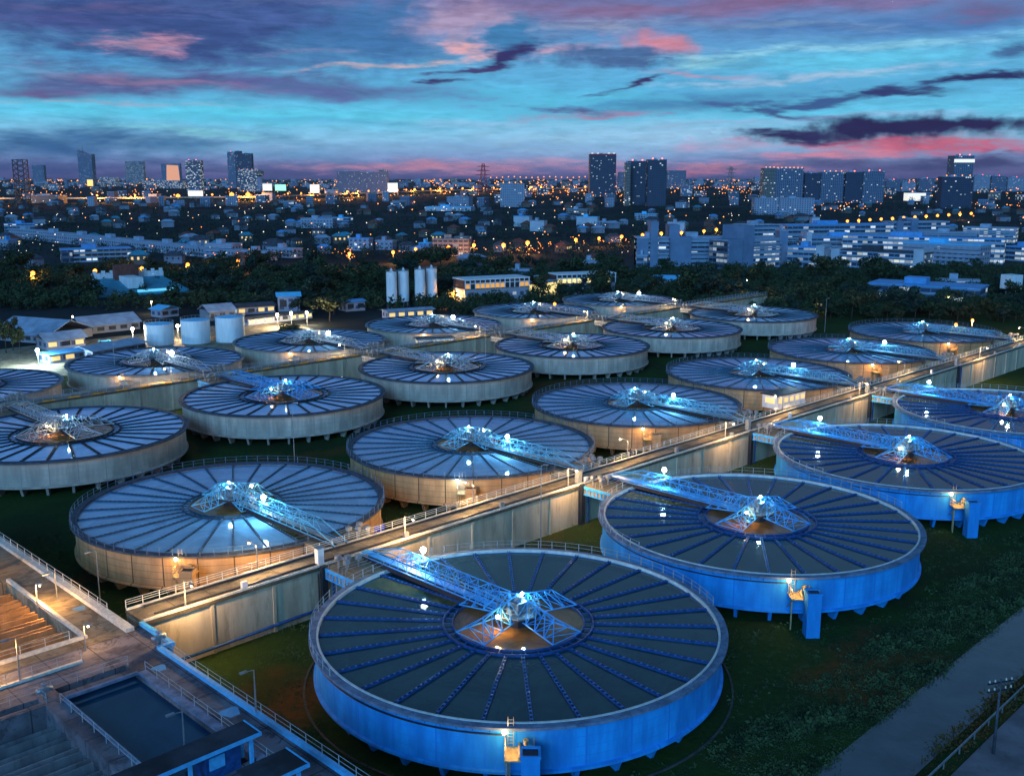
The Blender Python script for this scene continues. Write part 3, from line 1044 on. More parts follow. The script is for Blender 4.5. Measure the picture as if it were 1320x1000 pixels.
w1 = walkway(31.2, 36.2, -1.30 * R, 330, 'warm-lit concrete channel walkway running diagonally between the blue tanks and the tan tanks', False, 0, M['conc'])
walkway(166.2, 171.0, -2.0 * R, 330, 'channel walkway with orange-striped kerb between the grey tanks and the pale tanks', True, 0, M['conc'])
m_ = MB().box(2, 1.15, 7.155, 330, 1.5, 7.32).box(2, 4.1, 7.155, 330, 4.22, 7.45)
m_.build('cable_tray', M['dark'], w1)
m_ = MB().tube((2, 4.5, 7.3), (330, 4.5, 7.3), .09, 6)
m_.build('hose_pipe', M['steel'], w1)
for k in range(14):
    xx = 14 + k * 23.3 + rnd.uniform(-4, 4)
    MB().box(xx, .5, 7.15, xx + .8, .95, 7.15 + rnd.uniform(.5, 1.3)).build('junction_box', M['steel'] if k % 3 else M['white'], w1)
# control cabinets and their cable risers at each junction
for i in range(5):
    x = 2.16 * R * i - 6.8
    o = empty('control_cabinet', P(x, 31.8, 0), A45, ['white control cabinet on the walkway beside the foreground blue tank inlet',
              'grey control cabinet on the walkway at the inlet of the second blue tank',
              'grey control cabinet on the walkway at the inlet of the third blue tank',
              'grey control cabinet on the walkway at the inlet of the farthest blue tank',
              'small control cabinet on the far right stretch of walkway'][i], 'cabinet', 'control cabinets on the walkway')
    MB().box(-.5, -.35, 7.42, .5, .45, 9.6).build('cabinet_body', M['white'] if i == 0 else M['steel'], o)
    MB().box(-.6, -.45, 9.6, .6, .55, 9.72).build('cabinet_roof', M['steel'], o)
    MB().box(-.45, -1.15, 0, .45, -.62, 7.3).tube((-.9, -.9, 0), (-.9, -.9, 6.4), .13, 6).build('cable_riser', M['dark'], o)


def lamp_post(loc, h, label, col_=(1, .55, .2), e=900, bulb=ME_bulbw, group='lamp posts along the walkways', lit=True, arm=1.6, rot=0., bs=.8, name='lamp_post'):
    o = empty(name, loc, rot, label, 'lamp post', group)
    m_ = MB().tube((0, 0, 0), (0, 0, h), .11, 6, r2=.06).tube((0, 0, h), (arm, 0, h + .15), .05, 5)
    m_.build('pole', M['steel'], o)
    MB().box(arm - .45, -.16, h + .05, arm + .35, .16, h + .22).build('lamp_head', M['steel'], o)
    if lit:
        inst('bulb', bulb, o, (arm, 0, h - .1), sc=bs)
        plight('lamp_light', o, (arm, 0, h - .5), col_, e, .3)
    return o


WL = [(-27, 'lamp post at the left start of the warm-lit walkway'), (-14, 'lamp post beside the leftmost tan tank drain shaft'),
      (8, 'lamp post just past the foreground tank junction'), (26, 'lamp post between the first and second tan tanks'),
      (44, 'lamp post on the walkway before the second blue tank junction'), (66, 'lamp post past the second junction'),
      (92, 'lamp post between the second and third junctions'), (122, 'lamp post by the third junction of the walkway'),
      (150, 'lamp post near the small white cabin'), (185, 'lamp post on the far part of the walkway'), (225, 'lamp post near the walkway bend of light by the farthest tan tank'),
      (275, 'farthest lamp post of the warm-lit walkway')]
for k, (a, lb) in enumerate(WL):
    lamp_post(P(a, 36.0 if k % 2 else 31.4, 7.15), 3.6, lb, (1, .60, .24), 5200, arm=1.9, rot=A45 + (1 if k % 2 else -1) * math.pi / 2, bs=.35, name='walkway_lamp')
for k, a in enumerate((-20, 40, 95, 150, 205, 260)):
    lamp_post(P(a, 166.5, 7.15), 4.0, ['striped walkway lamp nearest the left edge', 'striped walkway lamp before the twin-lamp pale tank', 'striped walkway lamp below the dazzling lamp tank',
              'striped walkway lamp before the silos', 'striped walkway lamp before the pump house', 'striped walkway lamp farthest right'][k], (1, .66, .3), 4500, arm=-1.8, rot=A45, bs=.6, name='walkway_lamp')

# ------------------------------------------------------------------ filter basins and pool at lower left
PL = empty('filter_building', P(0, 0), A45, 'flat concrete filter block with open basins, lower left corner', 'filter block')
m_ = MB()
ZB = 2.2
a1, a0 = -34.2, -90.0


def hole_floor(m, x0, y0, x1, y1, holes, z0, z1):
    """slab with rectangular holes: grid cells between all hole edges"""
    xs = sorted({x0, x1, *[h[0] for h in holes], *[h[2] for h in holes]})
    ys = sorted({y0, y1, *[h[1] for h in holes], *[h[3] for h in holes]})
    for i in range(len(xs) - 1):
        for j in range(len(ys) - 1):
            cx, cy = (xs[i] + xs[i + 1]) / 2, (ys[j] + ys[j + 1]) / 2
            if x0 < cx < x1 and y0 < cy < y1 and not any(h[0] < cx < h[2] and h[1] < cy < h[3] for h in holes):
                m.add([(xs[i], ys[j], z1), (xs[i + 1], ys[j], z1), (xs[i + 1], ys[j + 1], z1), (xs[i], ys[j + 1], z1)], [(0, 1, 2, 3)])
    for h in holes:
        for (p, q) in (((h[0], h[1]), (h[2], h[1])), ((h[2], h[1]), (h[2], h[3])), ((h[2], h[3]), (h[0], h[3])), ((h[0], h[3]), (h[0], h[1]))):
            m.add([(*p, z0), (*q, z0), (*q, z1), (*p, z1)], [(0, 1, 2, 3)])


HP = (-46.6, -4.0, -38.9, 20.2)
HT = (-46.6, 21.0, -38.9, 22.4)
HB2 = (-90, -30, -48.6, 19.6)
HT2 = (-90, 20.4, -48.6, 21.6)
HB1 = (-90, 32.6, -39.6, 56.5)
hole_floor(m_, -90, -40, a1, 30.0, [HP, HT, HB2, HT2], ZB, 7.0)
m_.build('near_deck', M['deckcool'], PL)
m_ = MB()
hole_floor(m_, -90, 30.0, a1, 90.0, [HB1], ZB, 7.0)
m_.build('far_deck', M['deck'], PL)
MB().box(-90, -40, 0, a1 - .02, 90, ZB - .4).box(a1 - .5, -40, 0, a1 - .01, 90, 6.95).build('outer_wall', M['conc'], PL)
MB().add([(HP[0], HP[1], 6.45), (HP[2], HP[1], 6.45), (HP[2], HP[3], 6.45), (HP[0], HP[3], 6.45)], [(0, 1, 2, 3)]).build('pool_water', M['pool'], PL)
MB().add([(-90, -40, ZB + .1), (-35.5, -40, ZB + .1), (-35.5, 60, ZB + .1), (-90, 60, ZB + .1)], [(0, 1, 2, 3)]).build('basin_floor', M['dark'], PL)
trw = surf('basin_wall_warm_lit', (.42, .22, .09), .85, .3, .5, streak=True, stain=.5)  # orange glow inside the basin is put into the trough colour
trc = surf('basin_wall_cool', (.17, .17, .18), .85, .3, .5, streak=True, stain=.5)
y = 34.6
while y < 56:
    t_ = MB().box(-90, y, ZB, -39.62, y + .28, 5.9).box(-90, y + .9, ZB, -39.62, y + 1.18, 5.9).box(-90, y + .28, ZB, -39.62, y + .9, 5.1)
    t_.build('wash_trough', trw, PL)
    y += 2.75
y = 16.5
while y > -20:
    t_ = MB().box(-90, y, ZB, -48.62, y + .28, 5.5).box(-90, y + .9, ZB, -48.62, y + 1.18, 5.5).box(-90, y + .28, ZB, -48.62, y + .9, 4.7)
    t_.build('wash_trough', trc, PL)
    y -= 2.75
for bx in ((a1 - 1.0, 30.2, 7.0, a1, 90, 7.5), (-90, 32.0, 7.0, -39.0, 32.5, 7.35), (-39.5, 32.51, 7.0, -39.0, 56.6, 7.35), (-90, 26.2, 7.0, -42, 26.6, 7.3)):
    MB().box(*bx).build('kerb', M['kerbw'], PL)
MB().box(a1 - .5, -40, 7.0, a1, 23.0, 7.45).box(a1 - .5, 23.0, 7.0, a1 + 1.5, 23.5, 7.45).box(a1 + 1.0, 23.5, 5.4, a1 + 1.5, 31.0, 7.45).build('kerb', M['kerbb'], PL)
MB().box(a1, 23.5, 6.4, a1 + 1.0, 31.0, 7.0).build('deck_step', M['deckcool'], PL)
for bx in ((-38.9, -8, 7.0, -38.0, 19.2, 7.3), (-46.9, -8, 7.0, -46.6, 19.2, 7.25), (-46.6, 19.2, 7.0, -38.9, 19.6, 7.3)):
    MB().box(*bx).build('kerb', M['rimA'], PL)


def rail_line(name, pts, mat, parent, step=2.6, h=1.1):
    hr = MB()
    for p, q in zip(pts[:-1], pts[1:]):
        p, q = Vector(p), Vector(q)
        n = max(1, int((q - p).length / step))
        for k in range(n + 1):
            s = p.lerp(q, k / n)
            hr.box(s.x - .03, s.y - .03, s.z, s.x + .03, s.y + .03, s.z + h)
        for z in (h, h * .55):
            hr.tube(p + Vector((0, 0, z)), q + Vector((0, 0, z)), .025, 4)
    return hr.build(name, mat, parent)


rail_line('handrail', [(a1 - .2, -40, 7.45), (a1 - .2, 22.8, 7.45)], M['rail'], PL)
rail_line('handrail', [(a1 - .4, 36.6, 7.5), (a1 - .4, 90, 7.5)], M['railw'], PL)
rail_line('handrail', [(-90, 32.2, 7.35), (-41, 32.2, 7.35)], M['railw'], PL)
rail_line('handrail', [(-90, 26.4, 7.3), (-42, 26.4, 7.3)], M['rail'], PL)
rail_line('handrail', [(-47, 22.2, 7), (-38.7, 22.2, 7)], M['rail'], PL)
rail_line('handrail', [(-90, 22.0, 7), (-48.4, 22.0, 7), (-48.4, 19.8, 7)], M['rail'], PL)
rail_line('handrail', [(-47.3, 19.0, 7), (-47.3, -8, 7)], M['rail'], PL)
rail_line('handrail', [(-38.2, -8, 7.3), (-38.2, 19, 7.3)], M['rail'], PL)
# puddles
for (x, y, r) in ((-36.2, 41.0, 1.0), (-36.0, 5.0, 1.3), (-36.6, 19, 1.0)):
    n = 20
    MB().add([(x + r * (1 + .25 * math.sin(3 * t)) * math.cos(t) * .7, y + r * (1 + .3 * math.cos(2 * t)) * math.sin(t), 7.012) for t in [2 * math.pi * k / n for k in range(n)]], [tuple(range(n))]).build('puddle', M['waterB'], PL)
# motors / gate valves on the deck
for (a, bb, lb) in ((-48.0, 21.2, 'grey gate valve motor beside the pool corner'), (-51.5, 32.0, 'bright blue gate valve pump on the lit deck edge'), (-33.9, 24.5, 'white bollard box at the head of the blue kerb')):
    o = empty('gate_valve', P(a, bb, 7.0), A45, lb, 'gate valve')
    MB().tube((0, 0, 0), (0, 0, 1.0), .2, 8).box(-.5, -.3, .7, .5, .3, 1.1).tube((-.8, 0, .9), (.8, 0, .9), .28, 8).build('motor', M['trussA'] if 'blue' in lb and 'gate' in lb else M['steel'], o)
    MB().tube((0, 0, 1.0), (0, 0, 2.1), .07, 5).lathe([(.35, 1.5), (.35, 1.58), (.01, 1.58)], 10).build('stem', M['steel'], o)
# shelter roofs at the bottom
def shelter(a0_, b0_, a1_, b1_, h, label):
    o = empty('shelter', P(a0_, b0_, 7.0), A45, label, 'shelter')
    W, D = a1_ - a0_, b1_ - b0_
    MB().box(0, 0, h, W, D, h + .18).build('roof', surf('dark_roof_felt', (.035, .035, .045), .8, .5, .3), o)
    MB().box(-.12, -.14, h - .1, W + .12, -.01, h + .24).box(W + .01, 0, h - .1, W + .14, D, h + .24).build('fascia', M['kerbb'], o)
    for (x, y) in ((.6, .6), (W - .6, .6), (.6, D - .6), (W - .6, D - .6), (W / 2, .6)):
        MB().box(x - .15, y - .15, 0, x + .15, y + .15, h).build('post', M['kerbb'], o)
    return o


sh = shelter(-52.0, -5.3, -38.8, -2.4, 3.0, 'flat dark roof on blue posts over the pool end')
MB().box(8.2, .8, 0, 11.6, 3.0, 2.6).build('booth', M['lauA'], sh)
MB().box(8.5, .7, 1.0, 10.0, .79, 2.2).build('window', M['kerbb'], sh)
shelter(-43.5, -12.7, -38.6, -9.2, 3.0, 'second smaller dark flat roof at the bottom edge')
shelter(-45.5, 57.2, -40.2, 62.0, 2.8, 'small lit canopy at the left picture edge above the filter basin')
for (a, bb, lb, lit) in ((-37, 46, 'unlit lamp post standing in the dark grass at the left edge', 0), (-30, 50, 'thin unlit pole beyond the left platform railing', 0),
                    (-34.6, 2.5, 'bent-arm lamp post on the blue kerb beside the foreground tank', 0), (-33.8, 36.2, 'short double-headed lamp at the walkway corner', 0),
                    (-48.6, 26.4, 'slender lamp pole on the deck left of the pool', 0), (-43.5, 0, 'thin pole in front of the dark shelter roof', 0)):
    z = 7.0 if a < -34 and bb < 45 else 0.0
    lamp_post(P(a, bb, z), 5.0 if z > 1 and bb < 30 else (3.2 if bb < 40 else 10.5), lb, lit=False, arm=1.2, rot=A45 + math.pi, group=None)
for (a, bb, e, lb) in ((-45.0, 60.5, 2500, 'bright canopy lamp at the left edge of the filter deck'), (-52.0, 29.5, 1800, 'added warm lamp lighting the deck beside the filter troughs'), (-40.5, 29.0, 450, 'added warm deck lamp at the corner of the filter basin'), (-39.8, 45.0, 2600, 'added warm lamp leaning over the filter troughs')):
    lamp_post(P(a, bb, 7.0), 3.0, lb, (1, .52, .16), e * 1.1, arm=.5, bs=.3, group=None, name='deck_lamp')  # all but the canopy lamp are added to bring orange light here

# tall poles standing between the tanks
for (u, v0, vt, lb) in ((697, 712, 600, 'tall slender pole rising in front of the middle walkway wall'), (381, 625, 520, 'tall thin pole behind the leftmost tan tank'), (1063, 428, 385, 'thin dark pole on the grass by the far right grey tank'),
                        (626, 494, 420, 'thin pole before the third grey tank'), (150, 500, 440, 'thin pole in front of the twin-lamp pale tank')):
    x, y = G(u, v0)
    h = topz(y, vt)
    lamp_post((x, y, 0), h, lb, lit=False, arm=.8, rot=0, group=None, name='pole')
# blue notice board on the tan tank
a, bb = TANKS['B0']
o = empty('notice_board', P(a + 9.5, bb - 27.0, 0), A45, 'blue rectangular board on posts beside the leftmost tan tank inlet', 'sign')
MB().box(-1.0, 0, 5.6, 1.0, .1, 7.2).build('board', M['bluesign'], o)
MB().tube((-.8, .15, 0), (-.8, .15, 7.2), .06, 5).tube((.8, .15, 0), (.8, .15, 7.2), .06, 5).build('post', M['steel'], o)


def hut(u, v, w, d, h, rot, label, name='cabin', z=0., body='white', roof='dark', lit=True):
    x, y = G(u, v, z)
    o = empty(name, (x, y, z), rot, label, 'cabin')
    MB().box(-w / 2, -d / 2, 0, w / 2, d / 2, h).build('wall', M[body], o)
    MB().box(-w / 2 - .4, -d / 2 - .4, h, w / 2 + .4, d / 2 + .4, h + .3).build('roof', M[roof], o)
    wm = M['winlit'] if lit else M['dark']
    n = max(2, int(w / 2))
    for k in range(n):
        xx = -w / 2 + (k + .5) * w / n
        MB().box(xx - w / n * .32, -d / 2 - .06, h * .45, xx + w / n * .32, -d / 2 - .003, h * .8).build('window', wm, o)
    MB().box(-w / 2 - .06, -d * .3, h * .4, -w / 2 - .003, d * .3, h * .8).build('window', wm, o)
    return o


M['winlit'] = emis('lit_window_warm', (1, .68, .26), .9)
M['wincool'] = emis('lit_window_cool', (.8, .95, 1), 1.6)
hut(1010, 522, 11, 4.5, 3.2, A45 - .1, 'white cabin with yellow windows between walkway and tan tank', z=5)
hut(560, 447, 12, 4, 3.0, .35, 'small roofed cabin in front of the pale tank near the silos', z=5)
hut(950, 388, 9, 6, 5.5, .2, 'brick-coloured pump hut beside an orange lamp behind the last grey tank', body='wallB', lit=False, name='pump_hut')

# power pole, guard rail on the road
o = empty('guard_rail', P(0, -45.6, .1), A45, 'thin metal guard rail along the canal road', 'guard rail')
g = MB().box(-20, -.05, .7, 120, .05, .95)
for k in range(36):
    g.box(-20 + k * 4 - .06, -.06, 0, -20 + k * 4 + .06, .06, .8)
g.build('rail', M['steel'], o)
x, y = G(1303, 1015)
o = empty('power_pole', (x + 1, y + 6, .12), .3, 'concrete power pole with crossarms and insulators on the road at lower right', 'power pole')
MB().tube((0, 0, 0), (0, 0, 8.5), .16, 8, r2=.11).build('pole', M['rimB'], o)
for z in (7.2, 8.1):
    ca = MB().box(-1.6, -.08, z, 1.6, .08, z + .16).build('crossarm', M['dark'], o)
    for xx in (-1.4, -.7, .7, 1.4):
        MB().lathe([(.01, z + .16), (.1, z + .2), (.07, z + .4), (.01, z + .45)], 8, cx=xx).build('insulator', M['kerbw'], ca)

exec_far = True
# ================================================================== beyond the plant
OCC = []                                   # (x, y, r) footprints taken


def free(x, y, r):
    return all((x - a) ** 2 + (y - b_) ** 2 > (r + c) ** 2 for a, b_, c in OCC)


def zone(x, y):
    u = 660 + FPX * x / y
    return ['at the far left', 'left of the middle', 'in the middle', 'right of the middle', 'at the far right'][max(0, min(4, int(u / 264)))]


def depthword(y):
    return 'close behind the tanks' if y < 560 else ('halfway into the town' if y < 1100 else ('in the outer town' if y < 2200 else 'near the horizon'))


wmats = {
    'dark': winmat('dark_tower_facade', (.045, .055, .09), 4.0, 3.6, .04, (1, .65, .3), .8, wf=(.15, .85), vf=(.3, .8)),
    'grey': winmat('grey_tower_facade', (.16, .18, .25), 4.5, 3.4, .06, (1, .6, .25), .8, wf=(.2, .75), vf=(.25, .8)),
    'lit': winmat('office_facade_lit', (.12, .13, .17), 5.0, 4.0, .35, (1, .68, .3), .9, wf=(.08, .92), vf=(.25, .8)),
    'teal': winmat('glass_tower_facade', (.08, .16, .2), 6.0, 4.5, .28, (.6, 1, .85), .7, wf=(.08, .92), vf=(.3, .75)),
    'white': winmat('white_block_facade', (.32, .33, .40), 4.0, 3.3, .05, (1, .7, .35), .9, glass=(.06, .08, .14), wf=(.25, .75), vf=(.3, .75)),
    'hosp': winmat('hospital_facade', (.20, .26, .34), 5.0, 3.6, .2, (1, .9, .6), .8, glass=(.02, .05, .1), wf=(.03, .97), vf=(.28, .8), warmth=.35),
    'hospl': winmat('hospital_facade_lit', (.26, .33, .42), 3.6, 3.6, .55, (.95, 1, .75), .65, glass=(.02, .05, .1), wf=(.04, .96), vf=(.3, .85), warmth=.5),
    'plain': surf('plain_block_render', (.16, .22, .32), .8, .15, .1),
    'pale': surf('pale_render', (.5, .5, .55), .8, .15, .1),
    'beige': winmat('beige_flats_facade', (.25, .2, .17), 4.0, 3.2, .12, (1, .62, .28), .9, glass=(.03, .03, .04), wf=(.1, .9), vf=(.35, .85)),
}
M['plainw'] = surf('dull_white_render', (.2, .21, .25), .8, .2, .1)
M['plainb'] = surf('dull_beige_render', (.13, .10, .085), .8, .2, .1)
M['roofblue'] = surf('blue_metal_roof', (.10, .33, .62), .55, .15, .3)
M['roofteal'] = surf('teal_metal_roof', (.04, .25, .34), .55, .2, .3)
M['roofpale'] = surf('pale_metal_roof', (.30, .36, .46), .6, .2, .3)
M['roofdark'] = surf('dark_tile_roof', (.06, .06, .075), .8, .3, .3)
M['roofred'] = surf('red_tile_roof', (.17, .06, .045), .8, .3, .3)
M['roofcyan'] = surf('bright_blue_roof', (.12, .55, .85), .5, .1, .3)
M['redlamp'] = emis('red_beacon', (1, .12, .06), 8)
M['billb'] = emis('billboard_white', (.95, .92, .8), .9)
M['billg'] = emis('billboard_green', (.35, .9, .6), 1.2)
M['billo'] = emis('screen_orange', (1, .40, .18), .75)
M['bandlit'] = emis('lit_corridor', (.85, 1.0, .85), 1.1)


def block(name, label, u0, v0, u1, v1, vt, depth, mat, cat='building', floors=0, roof='roofpale', beacons=0, group=None, towers=(), par=.8):
    x0, y0 = G(u0, v0)
    x1, y1 = G(u1, v1)
    L = math.hypot(x1 - x0, y1 - y0)
    h = topz(y0, vt)
    rot = math.atan2(y1 - y0, x1 - x0)
    o = empty(name, (x0, y0, 0), rot, label, cat, group)
    for k in range(max(1, int(L / max(depth, 1)))):
        t = (k + .5) / max(1, int(L / max(depth, 1)))
        OCC.append((x0 + (x1 - x0) * t - depth / 2 * math.sin(rot), y0 + (y1 - y0) * t + depth / 2 * math.cos(rot), depth * .62))
    mm = wmats[mat] if mat in wmats else M[mat]
    MB().box(0, 0, 0, L, depth, h).build('wall', mm, o)
    r_ = MB().box(-.3, -.3, h, L + .3, depth + .3, h + par)
    r_.box(L * .3, depth * .3, h + par, L * .5, depth * .7, h + par + 3)
    r_.build('roof', M[roof], o)
    for k in range(1, floors + 1):
        z = h * k / (floors + .0) - h / floors
        MB().box(-.2, -1.3, z + .05, L + .2, -.003, z + 1.15).build('balcony', M['pale2'], o)
    for (t0, t1, dz, mt) in towers:
        MB().box(L * t0, -2.2, 0, L * t1, depth + .5, h + dz).build('stair_tower', wmats.get(mt) or M[mt], o)
    for k in range(beacons):
        MB().lathe([(.01, h + 1), (1.6, h + 2.5), (.01, h + 4)], 6, cx=L * (k + .5) / beacons, cy=.5).build('roof_lamp', M['orange_s'] if beacons > 2 else M['redlamp'], o)
    return o, L, h


M['pale2'] = surf('pale_balcony', (.26, .33, .42), .7, .15, .2)
# ---- skyline towers
o, L, h = block('office_tower', 'slender tower with raked crown and spire, its base glowing gold', 103, 240, 121, 240, 199, 60, 'grey', 'tower', beacons=1)
MB().add([(0, 0, h), (L * .8, 0, h), (0, 30, h), (L * .8, 30, h), (0, 0, h + 30), (0, 30, h + 30)], [(0, 1, 4), (2, 5, 3), (0, 4, 5, 2), (1, 3, 5, 4)]).tube((L * .4, 15, h), (L * .3, 15, h + 55), 4, 5, r2=1).build('spire', wmats['grey'], o)
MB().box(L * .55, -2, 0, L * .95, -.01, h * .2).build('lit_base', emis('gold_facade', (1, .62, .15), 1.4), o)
block('office_tower', 'narrow grey tower between the lattice mast and the spired tower', 43, 237, 58, 237, 213, 50, 'grey', 'tower')
block('office_tower', 'dark glass tower with scattered greenish windows', 163, 237, 186, 237, 208, 60, 'teal', 'tower')
block('office_building', 'low podium left of the dark greenish tower', 128, 240, 150, 240, 229, 60, 'lit', 'office block')
o, L, h = block('screen_tower', 'tower wearing a large orange-pink screen', 209, 236, 233, 236, 211, 60, 'grey', 'tower')
MB().add([(L * .25, -1.5, h * .12), (L * .97, -1.5, h * .08), (L * .92, -1.5, h * .9), (L * .3, -1.5, h * .93)], [(0, 1, 2, 3)]).build('screen', M['billo'], o)
block('office_building', 'wide low lit block under the orange screen', 186, 243, 236, 243, 233, 60, 'lit', 'office block')
block('office_tower', 'dark tower with many yellow windows above a bright white panel', 241, 250, 260, 250, 207, 40, 'lit', 'tower', beacons=2)
block('office_tower', 'tall pale narrow tower of the twin pair left of the middle skyline', 295, 243, 305, 243, 196, 40, 'grey', 'tower', beacons=1)
block('office_tower', 'tall dark tower of the twin pair left of the middle skyline', 305, 243, 312, 243, 195, 40, 'dark', 'tower')
block('office_tower', 'dark round-topped tower right of the pale narrow tower', 312, 243, 326, 243, 198, 45, 'dark', 'tower')
block('hotel_building', 'gold-lit stepped building in front of the twin towers', 307, 247, 334, 247, 219, 40, 'lit', 'hotel', beacons=5)
x, y = G(336, 247)
o = empty('round_tower', (x, y, 0), 0, 'short white round tower with a flat disc top', 'tower')
MB().lathe([(12, 0), (12, topz(y, 228))], 20).build('shaft', wmats['white'], o)
MB().lathe([(.1, topz(y, 228)), (17, topz(y, 226)), (17, topz(y, 221)), (.1, topz(y, 219))], 20).build('disc_top', wmats['beige'], o)
OCC.append((x, y, 20))
block('apartment_slab', 'wide grey apartment slab, left half, left of the picture middle', 435, 250, 463, 250, 221, 30, 'grey', 'apartment block')
block('apartment_slab', 'wide grey apartment slab, right half with tall ends', 463, 250, 500, 250, 222, 30, 'grey', 'apartment block')
block('apartment_slab', 'taller bright end block of the wide grey slab', 489, 249, 500, 249, 219.5, 32, 'beige', 'apartment block')
block('white_tower', 'white gridded mid-rise block in front of the expressway', 645, 267, 676, 267, 237, 28, 'white', 'apartment block', beacons=4)
o, L, h = block('dark_tower', 'black rectangular tower with red edge and white roof lamps', 760, 254, 793, 254, 199, 60, 'dark', 'tower')
MB().box(-.5, -.8, h - 2, L + .5, -.01, h + 1.5).box(L + .01, -.5, 0, L + 1.2, 1, h).build('red_edge', surf('red_edge_paint', (.5, .03, .05), .5), o)
for t in (.08, .3, .72, .92):
    MB().box(L * t - 3, -2.5, h + 1.6, L * t + 3, -.9, h + 4).build('roof_lamp', M['billb'], o)
block('dark_tower', 'dark tower with beige left half, left one of the joined pair', 808, 265, 833, 265, 208, 34, 'dark', 'tower', beacons=2)
block('dark_tower', 'darker right tower of the joined pair', 834, 266, 858, 266, 206, 34, 'dark', 'tower', beacons=2)
block('apartment_tower', 'beige lit strip block on the left of the joined pair', 805, 265.5, 812, 265.5, 210, 20, 'beige', 'tower')
block('apartment_tower', 'far grey block right of the joined pair', 860, 243, 884, 243, 220, 60, 'grey', 'tower')
block('apartment_tower', 'far small grey block left of the joined pair', 797, 243, 806, 243, 222, 50, 'grey', 'tower')
for (u0, u1, vt, mt, lb, bc) in ((983, 998, 217, 'beige', 'gold-crowned beige apartment tower, left end of the right-hand cluster', 3), (998, 1034, 217.5, 'grey', 'gold-crowned grey apartment tower, second of the right-hand cluster', 7),
                                 (1036, 1056, 223, 'dark', 'dark apartment tower, third of the right-hand cluster', 0), (1057, 1086, 222, 'grey', 'apartment tower with a lit seam, fourth of the right-hand cluster', 4),
                                 (1088, 1110, 222, 'dark', 'dark apartment tower, fifth of the right-hand cluster', 1), (1111, 1138, 221, 'grey', 'apartment tower at the right end of the cluster with an orange beacon', 2)):
    block('apartment_tower', lb, u0, 262, u1, 262, vt, 34, mt, 'tower', beacons=bc, group='cluster of apartment towers on the right')
block('apartment_block', 'lower white flats in front of the gold-crowned towers', 972, 277, 1003, 277, 256, 22, 'white', 'apartment block')
block('apartment_block', 'lower white flats right of centre of the tower cluster', 1004, 277, 1049, 277, 256, 22, 'white', 'apartment block')
o, L, h = block('office_tower', 'tall tower with a dark crown band on the right skyline', 1226, 262, 1251, 262, 201, 40, 'grey', 'tower', beacons=2)
MB().box(-1, -1, h * .86, L + 1, -.01, h * .93).build('sign_band', M['billb'], o)
block('apartment_tower', 'dark slab wrapped round the foot of the right skyline tower', 1212, 269, 1252, 269, 228, 24, 'dark', 'tower', beacons=4)
for k, (u0, u1, vt) in enumerate(((1142, 1160, 232), (1162, 1180, 236), (1184, 1204, 230), (1255, 1275, 226), (1277, 1296, 227), (1298, 1320, 229))):
    block('apartment_tower', ['low far block just right of the cluster', 'second low far block right of the cluster', 'far pale block before the right skyline tower', 'far block right of the banded tower',
                              'second far block right of the banded tower', 'far block at the right picture edge'][k], u0, 247, u1, 247, vt, 50, ['grey', 'white'][k % 2], 'tower', beacons=1)
block('lit_hall', 'bright lit hall beside the orange street lights on the right', 1170, 259, 1193, 259, 249, 30, 'billb', 'hall')
# billboards
for (u0, u1, v0, vt, mt, lb) in ((243, 262, 253, 246, 'billb', 'large white lit billboard under the yellow-windowed tower'), (339, 351, 246, 237, 'billb', 'white billboard right of the round tower'),
                                 (355, 369, 246, 238, 'billg', 'green billboard right of the round tower'), (400, 412, 249, 238, 'billb', 'white billboard left of the wide grey slab'),
                                 (500, 513, 248, 236, 'billb', 'square white billboard right of the wide grey slab')):
    x0, y0 = G(u0, v0 + 6)
    x1, y1 = G(u1, v0 + 6)
    o = empty('billboard', (x0, y0, 0), 0, lb, 'billboard')
    MB().box(0, 0, topz(y0, v0), x1 - x0, 1.5, topz(y0, vt)).build('panel', M[mt], o)
    MB().tube(((x1 - x0) / 2, .8, 0), ((x1 - x0) / 2, .8, topz(y0, v0)), 2, 6).build('post', M['dark'], o)
# pylons
def pylon(u, v0, vt, w, label, mat):
    x, y = G(u, v0)
    h = topz(y, vt)
    o = empty('transmission_tower', (x, y, 0), .3, label, 'pylon')
    m_ = MB()
    W = w * px(y)
    T_ = max(.25, .34 * px(y))
    n = 7
    prev = None
    for k in range(n + 1):
        z = h * k / n
        s_ = W / 2 * (1 - .82 * (k / n) ** .6)
        c = [Vector((a * s_, b_ * s_, z)) for a, b_ in ((-1, -1), (1, -1), (1, 1), (-1, 1))]
        if prev:
            for i in range(4):
                m_.tube(prev[i], c[i], T_, 4).tube(prev[i], c[(i + 1) % 4], T_ * .6, 4).tube(c[i], c[(i + 1) % 4], T_ * .5, 4)
        prev = c
    m_.build('lattice_mast', mat, o)
    for k, zz in enumerate((.62, .76, .9)):
        ww = W * (.75 - .1 * k)
        MB().tube((-ww, 0, h * zz), (0, 0, h * (zz + .03)), T_, 4).tube((ww, 0, h * zz), (0, 0, h * (zz + .03)), T_, 4).tube((-ww, 0, h * zz), (ww, 0, h * zz), T_, 4).build('crossarm', mat, o)


